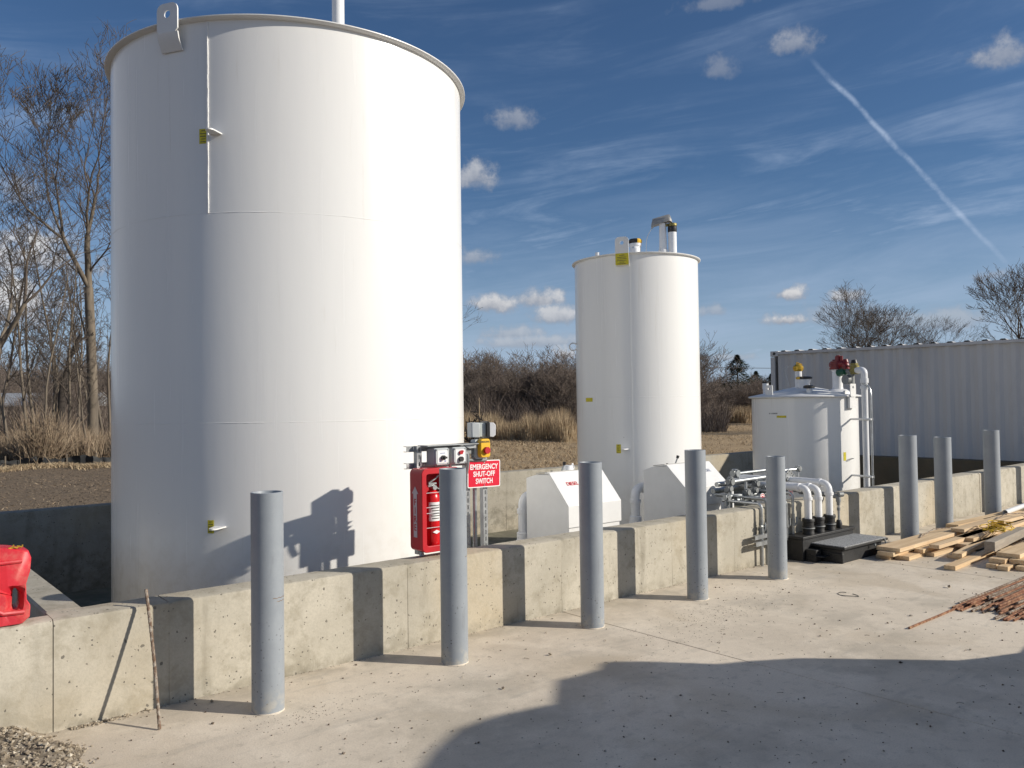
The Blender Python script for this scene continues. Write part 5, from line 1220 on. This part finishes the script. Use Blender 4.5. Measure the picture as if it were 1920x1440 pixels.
for cx in (1.68, 5.38):
    for d0, d1 in ((4.02, 4.24), (5.71, 5.93)):
        w_ = MB(); w_.cyl(VM @ Vector((cx, .34, d0)), VM @ Vector((cx, .34, d1)), .34, n=32); wh = w_.build('wheel', 'dblack', vt, sharp=40)
        w_ = MB(); dd_ = d0-.01 if d0 < 5 else d1+.01; w_.cyl(VM @ Vector((cx, .34, dd_)), VM @ Vector((cx, .34, dd_+(.009 if d0 < 5 else -.009))), .21, n=24); w_.build('rim', 'galv', wh, sharp=40)
# ------------------------------------------------------------------ bare winter trees
class TW:
    """fast collector for branch tubes"""
    def __init__(s): s.v = []; s.f = []; s.n = 0
    def seg(s, pts, rs, k):
        o = s.n
        for i, p in enumerate(pts):
            t = pts[min(i+1, len(pts)-1)] - pts[max(i-1, 0)]; l = t.length
            t = t/l if l > 1e-6 else Vector((0, 0, 1))
            a = Vector((-t.y, t.x, 0)) if abs(t.z) < .95 else Vector((1, 0, 0)).cross(t); a.normalize(); b = t.cross(a)
            for j in range(k):
                an = 6.2832*j/k; s.v.append(p + (a*math.cos(an)+b*math.sin(an))*rs[i])
        m = len(pts)
        for i in range(m-1):
            for j in range(k): s.f.append((o+i*k+j, o+i*k+(j+1) % k, o+(i+1)*k+(j+1) % k, o+(i+1)*k+j))
        s.n += m*k
    def mesh(s, name, mat, smooth=True):
        me = bpy.data.meshes.new(name); me.from_pydata([tuple(v) for v in s.v], [], s.f); me.update(); me.materials.append(MT[mat])
        if smooth: me.polygons.foreach_set('use_smooth', [True]*len(me.polygons))
        return me
def grow(tw0, tw1, q, p, d, L, r, lev, maxlev, P):
    n = max(3, int(L/P['step'][min(lev, len(P['step'])-1)])); n = min(n, 16)
    pts = [p.copy()]; rs = [r]; d = d.normalized(); wig = P['wig'][min(lev, len(P['wig'])-1)]
    for i in range(n):
        d = (d + Vector((q.gauss(0, wig), q.gauss(0, wig), q.gauss(0, wig)*.7 + P['up'][min(lev, len(P['up'])-1)]))).normalized()
        pts.append(pts[-1] + d*(L/n)); rs.append(max(r*(1-(i+1)/n*P['taper'][min(lev, len(P['taper'])-1)]), P['rmin']))
    (tw0 if lev == 0 else tw1).seg(pts, rs, 8 if lev == 0 else (5 if lev == 1 else 3))
    if lev >= maxlev: return
    nb = P['n'][lev]; t0 = P['t0'][lev]
    for b in range(nb):
        t = t0 + (1-t0)*(b+q.uniform(.1, .9))/nb; i = min(int(t*n), n-1); fr = t*n-i
        bp = pts[i].lerp(pts[i+1], fr); ax = (pts[i+1]-pts[i]).normalized()
        az_ = q.uniform(0, 6.2832); a = Vector((math.cos(az_), math.sin(az_), 0)); a = (a-ax*a.dot(ax)).normalized()
        an = R(q.uniform(*P['ang'][lev])); bd = ax*math.cos(an)+a*math.sin(an)
        ll = L*P['len'][lev]*q.uniform(.6, 1.15)*(1-P.get('fall', .55)*max(0, t-t0)/(1-t0+1e-6) if lev == 0 else 1-.3*t)
        grow(tw0, tw1, q, bp, bd, ll, max(rs[i]*P['rf'][lev]*q.uniform(.75, 1.1), P['rmin']), lev+1, maxlev, P)
BASEP = dict(step=[.9, .45, .35, .25, .2], wig=[.05, .10, .14, .18, .2], up=[.02, .07, .05, .03, .02], taper=[.75, .85, .85, .8, .6], rmin=.0065,
             n=[11, 8, 6, 4], t0=[.38, .2, .15, .15], ang=[(25, 50), (25, 55), (25, 60), (25, 65)], len=[.42, .48, .48, .5], rf=[.5, .55, .6, .65])
def mktree(seed, H, r, maxlev=4, lean=(0, 0), stems=1, **kw):
    P = dict(BASEP); P.update(kw); q = random.Random(seed); a, b = TW(), TW()
    for s in range(stems):
        dd = Vector((lean[0]+(q.uniform(-.3, .3) if stems > 1 else 0), lean[1]+(q.uniform(-.3, .3) if stems > 1 else 0), 1))
        grow(a, b, q, Vector((q.uniform(-.15, .15) if stems > 1 else 0, q.uniform(-.15, .15) if stems > 1 else 0, -.15)), dd, H*P.get('lead', .88)*(q.uniform(.8, 1.05) if stems > 1 else 1), r, 0, maxlev, P)
    return a, b
def fork(a_, b_, q, p, d, L, r, lev, P):
    """forking growth: a limb that splits again and again, with short side twigs"""
    n = 5 if lev == 0 else (4 if lev < 4 else 3); pts = [p.copy()]; r1 = r*(.78 if lev == 0 else .74); rs = [r]; d = d.normalized()
    wig = P['w']*(.45 if lev == 0 else 1)
    for i in range(n):
        d = (d + Vector((q.gauss(0, wig), q.gauss(0, wig), q.gauss(0, wig)*.5 + P['up']))).normalized(); pts.append(pts[-1]+d*(L/n)); rs.append(max(r+(r1-r)*(i+1)/n, P['rmin']))
    (a_ if lev <= P.get('tl', 0) else b_).seg(pts, rs, 8 if lev < 2 else (5 if lev < 4 else 3))
    if lev >= 1:
        for k in range(P['side'] if lev > 2 else P['side']+1):
            i = q.randrange(1, n+1); az_ = q.uniform(0, 6.2832); v = Vector((math.cos(az_), math.sin(az_), q.uniform(-.1, .7))); bd = (d*.7+v).normalized(); l = min(L, .9)*q.uniform(.35, .9)
            if lev <= 4 and q.random() < .5: fork(a_, b_, q, pts[i], bd, L*.6, max(rs[i]*.4, P['rmin']), max(lev+2, min(P['lv']-2, lev+3)), P)
            else:
                m_ = pts[i]+bd*l*.5; e_ = m_+(bd+Vector((q.gauss(0, .25), q.gauss(0, .25), .15))).normalized()*l*.5; b_.seg([pts[i], m_, e_], [P['rmin']*1.3, P['rmin'], P['rmin']*.7], 3)
    if lev >= P['lv']: return
    nb = 3 if (q.random() < P['tri'] or lev == 0 and P.get('f3')) else 2; az0 = q.uniform(0, 6.2832)
    for k in range(nb):
        az_ = az0+k*6.2832/nb+q.uniform(-.4, .4); v = Vector((math.cos(az_), math.sin(az_), 0)); v = v-d*v.dot(d); v.normalize()
        an = R(q.uniform(*P['a'])*(1.0 if k else .65)); bd = d*math.cos(an)+v*math.sin(an)
        if k == 0 and lev < 4 and P.get('straight'): bd = (d+Vector((0, 0, .5))+v*.18).normalized()
        fork(a_, b_, q, pts[-1], bd, (P['L1'] if lev == 0 else L)*q.uniform(*P['lr']), max(rs[-1]*(.80 if k == 0 else q.uniform(.55, .75)), P['rmin']), lev+1, P)
FP = dict(w=.10, up=.035, rmin=.0065, side=2, lv=7, tri=.3, a=(18, 40), lr=(.68, .95), L1=2.2)
def mkfork(seed, trunk, r, stems=1, lean=(0, 0), **kw):
    P = dict(FP); P.update(kw); q = random.Random(seed); a, b = TW(), TW()
    for k in range(stems):
        sd = .35 if stems > 1 else 0
        fork(a, b, q, Vector((q.uniform(-sd, sd)*.6, q.uniform(-sd, sd)*.6, -.15)), Vector((lean[0]+q.uniform(-sd, sd), lean[1]+q.uniform(-sd, sd), 1)), trunk*q.uniform(.85, 1.15) if stems > 1 else trunk, r, 0, P)
    return a, b
def polar(px_az, dist):   # bearing (radians) and distance -> ground point
    return dist*math.cos(px_az), dist*math.sin(px_az)
def place_tree(meshes, bearing, dist, rot, sc, label, group, name='bare_tree', sz=1.0):
    x, y = polar(bearing, dist); t = thing(name, (x, y, -.06), label, 'tree', group); t.rotation_euler = (0, 0, rot); t.scale = (sc, sc, sc*sz)
    for nm, me in zip(('trunk', 'crown'), meshes):
        o = bpy.data.objects.new(nm, me); COL.objects.link(o); o.parent = t
    return t
def tm(tw, mats=('barkm', 'twig')): return tw[0].mesh('trunk', mats[0]), tw[1].mesh('crown', mats[1])
# bearings measured from +x; the left edge of the picture is 1.43, the right edge .32
GL = 'bare trees of the wood left of the big tank'
big = tm(mkfork(21, 6.2, .19, a=(10, 28), L1=2.3, lr=(.70, .92), lv=8, up=.05, rmin=.007, tl=2, tri=.15, straight=1, side=2))
place_tree(big, 1.345, 33, 2.2, 1.0, 'tallest bare tree of the left wood, forked trunk close to the big tank', GL, 'tall_bare_tree')
second = tm(mkfork(36, 6.8, .19, a=(10, 28), L1=2.0, lr=(.70, .92), lv=7, up=.05, rmin=.007, tl=2, tri=.2, straight=1, side=1))
place_tree(second, 1.318, 34.5, 2.2, 1.0, 'second tall bare tree partly hidden by the left side of the big tank', GL, 'tall_bare_tree')
lef = tm(mkfork(55, 4.6, .17, lean=(.05, 0), a=(20, 44), L1=2.8, lr=(.70, .92), lv=7, up=.03, rmin=.007, tl=1, tri=.25))
place_tree(lef, 1.452, 32, 1.0, .86, 'wide bare tree at the left edge of the picture, branches reaching right', GL)
sap = [tm(mktree(60+k, 8.0, .06, 3, lean=((-1)**k*.08, 0), n=[12, 7, 5], t0=[.25, .15, .1], ang=[(20, 45), (25, 50), (25, 60)], len=[.36, .42, .45], rmin=.007)) for k in range(4)]
Ls = ['slender leaning bare sapling in the left wood', 'thin bare sapling with many upright twigs in the left wood']
q = random.Random(17)
for k, (bz, ds, sc) in enumerate([(1.425, 31, 1.0), (1.408, 35, 1.15), (1.396, 30, .85), (1.383, 37, 1.2), (1.372, 31, .95), (1.362, 39, 1.1), (1.352, 30.5, .7), (1.336, 36, 1.0), (1.326, 31, .8), (1.438, 38, 1.2), (1.402, 42, 1.3), (1.378, 44, 1.2), (1.348, 45, 1.3), (1.39, 33.5, .7), (1.332, 41, 1.2)]):
    place_tree(sap[k % 4], bz, ds, q.uniform(0, 6), sc, 'thin bare sapling among the trunks of the left wood', 'thin saplings of the left wood', 'bare_sapling')
# dark snag
a, b = mktree(77, 5.2, .17, 2, n=[5, 3], t0=[.5, .3], ang=[(20, 50), (20, 50)], len=[.25, .4], rmin=.02, wig=[.1, .2, .2], taper=[.6, .8, .8])
t = place_tree((a.mesh('trunk', 'snag'), b.mesh('crown', 'snag')), 1.384, 32, 0, 1.0, 'short dark broken dead trunk standing in the left wood', None, 'dead_snag')
# a tree hidden by the big tank whose branches show right of it
place_tree(lef, .995, 30, 3.6, .46, 'bare tree mostly behind the big tank, a few branches showing on its right', None)

# tree kinds of the thicket between and behind the tanks
thick = [tm(mkfork(100+k, .9, .055, stems=3, a=(18, 44), L1=1.25, lr=(.68, .95), lv=6, up=.05, rmin=.009, tri=.2, w=.14), ('twig2', 'twig2')) for k in range(4)]
GT = 'bare trees of the thicket behind the tanks'
q = random.Random(23)
for k in range(46):
    bz = q.uniform(.66, .98); ds = q.uniform(47, 68)
    place_tree(thick[k % 4], bz, ds, q.uniform(0, 6), q.uniform(.72, 1.12)*(ds/56), 'bare multi-stemmed tree in the brown thicket between the big and slim tanks', GT, 'thicket_tree')
for k in range(22):
    bz = q.uniform(.98, 1.29); ds = q.uniform(48, 66)
    place_tree(thick[k % 4], bz, ds, q.uniform(0, 6), q.uniform(.75, 1.1)*(ds/56), 'bare multi-stemmed tree hidden behind the big tank, part of the brown thicket', GT, 'thicket_tree')
for k in range(26):
    bz = q.uniform(.47, .665); ds = q.uniform(75, 110)
    place_tree(thick[k % 4], bz, ds, q.uniform(0, 6), q.uniform(.68, .95)*(ds/92), 'bare multi-stemmed tree in the far thicket right of the slim tank', 'bare trees of the far thicket', 'thicket_tree')
for k in range(34):
    bz = q.uniform(1.30, 1.50); ds = q.uniform(50, 80)
    place_tree(thick[k % 4], bz, ds, q.uniform(0, 6), q.uniform(.75, 1.2)*(ds/66), 'bare multi-stemmed tree in the thicket behind the left wood', 'bare trees of the left thicket', 'thicket_tree')
# far single trees over the container
far = [tm(mkfork(200+k*3, 2.8, .24, a=(13, 32), L1=2.0, lr=(.72, .95), lv=8, up=.03, rmin=.009, tl=1, tri=.25, f3=1, side=1, w=.12)) for k in range(3)]
place_tree(far[0], .466, 62, .6, .84, 'round-headed bare tree rising behind the left end of the container', None)
place_tree(far[1], .449, 62.5, 2.6, .74, 'bare tree leaning right, twin of the round-headed one behind the container', None)
place_tree(far[2], .4015, 90, 1, .82, 'smaller bare tree behind the middle of the container', None)
place_tree(far[0], .358, 80, 4, .46, 'low bare tree just showing over the container between two taller ones', None)
place_tree(far[1], .309, 50, 5.2, .88, 'large bare tree cut by the right edge, rising over the container', None)
place_tree(far[2], .343, 58, 3, .44, 'bare tree at the left foot of the large one over the container', None)
place_tree(far[0], .655, 95, 1.5, .75, 'round bare tree just right of the slim tank', None)

# evergreens
def evergreen(seed, H, W):
    q = random.Random(seed); a = TW(); a.seg([Vector((0, 0, 0)), Vector((0, 0, H*.5)), Vector((0, 0, H*.97))], [.16, .1, .02], 6)
    b = MB()
    for k in range(5200):
        t = q.random()**.8; z = H*(.08+.92*t); prof_ = W*(1-t)**.6*(.75+.35*math.sin(z*5+q.uniform(-.5, .5)))
        an = q.uniform(0, 6.28); lob = 1+.22*math.sin(an*3+z*2)+.12*math.sin(an*7+z*5); r = prof_*lob*q.uniform(.45, 1)
        p = Vector((r*math.cos(an), r*math.sin(an), z-.25*r)); s = q.uniform(.12, .24)
        d = Vector((math.cos(an), math.sin(an), q.uniform(-.3, .6))).normalized(); sd = Vector((-math.sin(an), math.cos(an), q.uniform(-.4, .4))).normalized()
        b.add([p-sd*s*.35, p+d*s, p+sd*s*.35, p+Vector((0, 0, .05))-d*s*.3], [(0, 1, 2), (0, 2, 3)])
    me = bpy.data.meshes.new('crown'); me.from_pydata([tuple(v) for v in b.v], [], b.f); me.materials.append(MT['needles'])
    return a.mesh('trunk', 'barkm'), me
ev = evergreen(5, 6.2, 3.4)
place_tree(ev, .606, 92, 0, 1.08, 'dark evergreen tree with pointed top between the slim and short tanks', None, 'evergreen_tree')
place_tree(ev, .585, 97, 2, .82, 'smaller dark evergreen just right of the pointed one', None, 'evergreen_tree')
place_tree(ev, .622, 99, 4, .62, 'low dark evergreen left of the pointed one', None, 'evergreen_tree')
place_tree(ev, .568, 88, 1, .72, 'dark evergreen against the left edge of the container', None, 'evergreen_tree')

# ------------------------------------------------------------------ undergrowth, tall grass, shrub
def blades(name, mat, n, fn, seed, label, cat):
    """fn(q) -> x, y, height, width, lean"""
    q = random.Random(seed); V = []; F = []
    for k in range(n):
        r_ = fn(q)
        if r_ is None: continue
        x, y, h, w, ln = r_; a = q.uniform(0, 3.1416); dx, dy = math.cos(a)*w/2, math.sin(a)*w/2; lx, ly = q.gauss(0, ln)*h, q.gauss(0, ln)*h
        o = len(V); zb = -.08
        V += [(x-dx, y-dy, zb), (x+dx, y+dy, zb), (x+lx*.4+dx*.8, y+ly*.4+dy*.8, zb+h*.55), (x+lx*.4-dx*.8, y+ly*.4-dy*.8, zb+h*.55), (x+lx, y+ly, zb+h)]
        F += [(o, o+1, o+2, o+3), (o+3, o+2, o+4)]
    me = bpy.data.meshes.new(name); me.from_pydata(V, [], F); me.materials.append(MT[mat]); o = bpy.data.objects.new(name, me); COL.objects.link(o)
    o['kind'] = 'stuff'; tag(o, label, cat); return o
def wav(b): return math.sin(b*37)+.6*math.sin(b*91+1)+.4*math.sin(b*173+2)
def f_mid(q):
    b = q.uniform(.64, 1.27); d0 = 37.5 if b > .80 else 37.5+(.80-b)*120
    d = d0 + 1.2*wav(b) + abs(q.gauss(0, 4.5)); x, y = polar(b, d); h = (1.15 if b > .80 else .9)*q.uniform(.3, 1.15)*(1+.2*wav(b*1.7)); return x, y, h, q.uniform(.010, .024), .16
blades('tall_grass', 'straw', 52000, f_mid, 1, 'band of tall dry tan grass in front of the thicket', 'tall grass')
def f_right(q):
    b = q.uniform(.48, .67); d = 66+1.5*wav(b)+abs(q.gauss(0, 5)); x, y = polar(b, d); return x, y, q.uniform(.6, 1.5), q.uniform(.02, .045), .12
blades('tall_grass', 'straw', 12000, f_right, 2, 'far band of dry grass right of the slim tank', 'tall grass')
def f_left(q):
    b = q.uniform(1.28, 1.52); d = 29.8+.25*wav(b)+abs(q.gauss(0, 3.5)); x, y = polar(b, d); return x, y, q.uniform(.3, 1.3)*(1+.2*wav(b*2)), q.uniform(.010, .022), .2
blades('undergrowth', 'shrubtan', 20000, f_left, 3, 'dry brown weeds and briars under the trees of the left wood', 'weeds')
def f_brush(q):
    s = q.random()
    if s < .55: b = q.uniform(.62, 1.28); d = q.uniform(46, 62); h = q.uniform(.5, 2.3)
    elif s < .77: b = q.uniform(.42, .66); d = q.uniform(78, 108); h = q.uniform(.6, 3.0)
    else: b = q.uniform(1.27, 1.53); d = q.uniform(44, 70); h = q.uniform(.5, 2.6)
    x, y = polar(b, d); return x, y, h*(1+.15*wav(b)), q.uniform(.012, .035), .35
blades('brush', 'twig2', 95000, f_brush, 4, 'dense dark brown brush filling the foot of the thickets', 'brush')
def f_far(q):
    b = q.uniform(.1, 1.7); d = q.uniform(150, 230); x, y = polar(b, d); h = (2.5+3.5*q.random()**.6)*(1+.22*wav(b*.8)); return x, y, h*1.1, q.uniform(.15, .5), .15
blades('far_woodland', 'twig2', 30000, f_far, 6, 'far low line of leafless woodland along the horizon', 'woodland')
def f_strawline(q):
    b = q.uniform(1.28, 1.52); d = 27.4+.5*wav(b)+q.gauss(0, .35); x, y = polar(b, d); return x, y, q.uniform(.04, .17), q.uniform(.012, .03), .8
blades('straw_strip', 'straw', 9000, f_strawline, 8, 'strip of pale straw in front of the black silt fence', 'straw')
def f_mown(q):
    b = q.uniform(.45, 1.05); d = 17+24*q.random()**.7*(2.2 if b < .66 else 1); x, y = polar(b, d)
    if 0 < x < 15.6 and y < 10.6: return None
    if math.sin(x*.9+y*.4)*math.sin(y*1.1-x*.2)+q.uniform(-.6, .6) < -.35: return None
    return x, y, q.uniform(.03, .13), q.uniform(.010, .03), 1.1
blades('mown_grass', 'straw', 42000, f_mown, 9, 'mown dead tan grass lying over the field behind the wall', 'grass')
def f_soil(q):
    b = q.uniform(1.27, 1.52); d = 12+15*q.random(); x, y = polar(b, d)
    if math.sin(x*1.3+y*.7)+q.uniform(-1, 1) < .2: return None
    return x, y, q.uniform(.02, .06), q.uniform(.012, .03), 1.3
blades('field_litter', 'shrubtan', 5000, f_soil, 10, 'sparse straw litter on the bare soil at the left', 'litter')
# clods on the tilled soil
q = random.Random(14); mb = MB()
for k in range(3000):
    b = q.uniform(1.27, 1.52); d = 11+17*q.random(); x, y = polar(b, d); s = q.uniform(.010, .034); stone(mb, x, y, -.06+s*.2, s, q, .6)
o = mb.build('clods', simple('soil_clods', (.12, .092, .068), .95, 0, .5, 1.5, c2=(.2, .16, .115)), sharp=None); o['kind'] = 'stuff'; tag(o, 'brown soil clods on the bare ground at the left', 'soil')

# tan vase-shaped shrub, dark uprooted stump with a reed
x, y = polar(1.395, 29.2); q = random.Random(4); tw = TW()
for k in range(420):
    a = q.uniform(0, 6.28); sp_ = abs(q.gauss(0, .45)); L = q.uniform(.7, 1.75)*(1.05-.25*min(sp_, 1)); p = Vector((q.gauss(0, .18), q.gauss(0, .12), -.05)); d = Vector((math.cos(a)*sp_, math.sin(a)*sp_, 1)).normalized(); pts = [p]
    for i in range(4): d = (d+Vector((q.gauss(0, .07), q.gauss(0, .07), -.03))).normalized(); pts.append(pts[-1]+d*L/4)
    tw.seg(pts, [.009, .008, .007, .006, .004], 3)
me = tw.mesh('dry_shrub', 'shrubtan'); o = bpy.data.objects.new('dry_shrub', me); COL.objects.link(o); o.location = (x, y, -.06); o.scale = (1.25, 1.25, 1.12); tag(o, 'tan vase-shaped dry shrub behind the silt fence', 'shrub')
x, y = polar(.922, 33.5); mb = MB(); q = random.Random(9)
for k in range(60):
    a = q.uniform(0, 6.28); p = Vector((x+q.gauss(0, .16), y+q.gauss(0, .16), q.uniform(.1, .9))); mb.tube([p, p+Vector((q.gauss(0, .18), q.gauss(0, .18), q.uniform(-.3, .35)))], [.05, .015], 5)
for k in range(40):
    p = Vector((x+.25+q.gauss(0, .12), y+q.gauss(0, .12), q.uniform(0.6, 1.35))); mb.tube([p, p+Vector((q.gauss(0, .09), q.gauss(0, .09), q.uniform(.0, .2)))], [.03, .01], 5)
st_ = mb.build('uprooted_stump', 'snag', origin=(x, y, 0)); tag(st_, 'dark tangled root stump in the dry grass behind the floodlight', 'stump')
mb = MB(); mb.tube([(x+.3, y, 1.0), (x+.3, y, 1.9)], [.03, .012], 6); mb.build('stem', 'straw', st_)

# silt fence
mb = MB(); q = random.Random(2); N = 90; vs = []
for k in range(N+1):
    b = 1.26+.28*k/N; d = 28.9+.12*math.sin(k*.4)+.05*math.sin(k*1.3); x, y = polar(b, d); zt_ = .17+.05*math.sin(k*.45)+.02*math.sin(k*2.1)
    vs += [(x, y, -.1), (x+.03*math.sin(k), y+.03*math.cos(k*1.7), zt_*.5), (x, y, zt_), (x+.03, y+.07, zt_-.01)]
mb.add(vs, [(k*4+j, (k+1)*4+j, (k+1)*4+j+1, k*4+j+1) for k in range(N) for j in range(3)])
sf = thing('silt_fence', (5, 28.5, 0), 'low black silt fence along the edge of the left wood', 'fence'); mb.build('fabric', 'silt', sf)
for k in range(0, N+1, 9):
    b = 1.26+.28*k/N; x, y = polar(b, 28.98); mb = MB(); mb.box(x-.018, x+.018, y-.018, y+.018, -.1, .27); mb.build('stake', 'barkm', sf)

# low far building seen through the left wood; utility pole with wires
bl = thing('low_building', (8.5, 56, 0), 'long low building with pale roof seen through the trunks of the left wood', 'building')
x0, y0 = polar(1.50, 56); x1, y1 = polar(1.355, 54); u_ = Vector((x1-x0, y1-y0, 0)); Lb = u_.length; u_.normalize(); w_ = Vector((-u_.y, u_.x, 0))
BM = Matrix((u_, w_, Vector((0, 0, 1)))).transposed().to_4x4(); BM.translation = Vector((x0, y0, 0))
mb = MB(); mb.box(0, Lb, 0, 9, -.1, 1.95, M=BM); mb.build('wall', 'tanwall', bl)
mb = MB(); mb.prism([(-.4, 1.97), (4.5, 2.75), (9.4, 1.97), (9.4, 1.9), (-.4, 1.9)], -.3, Lb+.3, BM @ Matrix(((0, 0, 1, 0), (1, 0, 0, 0), (0, 1, 0, 0), (0, 0, 0, 1)))); mb.build('roof', 'roofmetal', bl)
for k in range(6): mb = MB(); mb.box(1+k*1.4, 1.7+k*1.4, -.02, -.003, .8, 1.5, M=BM); mb.build('window', 'glass', bl)
x, y = polar(.9305, 72)
up = thing('utility_pole', (x, y, 0), 'thin wooden utility pole with crossarm right beside the big tank edge', 'utility pole')
mb = MB(); mb.cyl((x, y, -.1), (x, y, 5.6), .13, .09, 10); mb.build('pole', 'barkm', up)
mb = MB(); mb.box(x-.9, x+.9, y-.06, y+.06, 5.15, 5.28); mb.build('crossarm', 'barkm', up)
for k, dy in enumerate((-.8, .8)):
    mb = MB(); pts = []
    for i in range(31):
        t = i/30; pts.append((x+dy*.9+(150)*t*.75, y-(60)*t*.9, 5.3-8*t*(1-t)*.35+.6*t*0)); 
    mb.tube(pts, .016, 4); mb.build('wire', 'galvd', up)
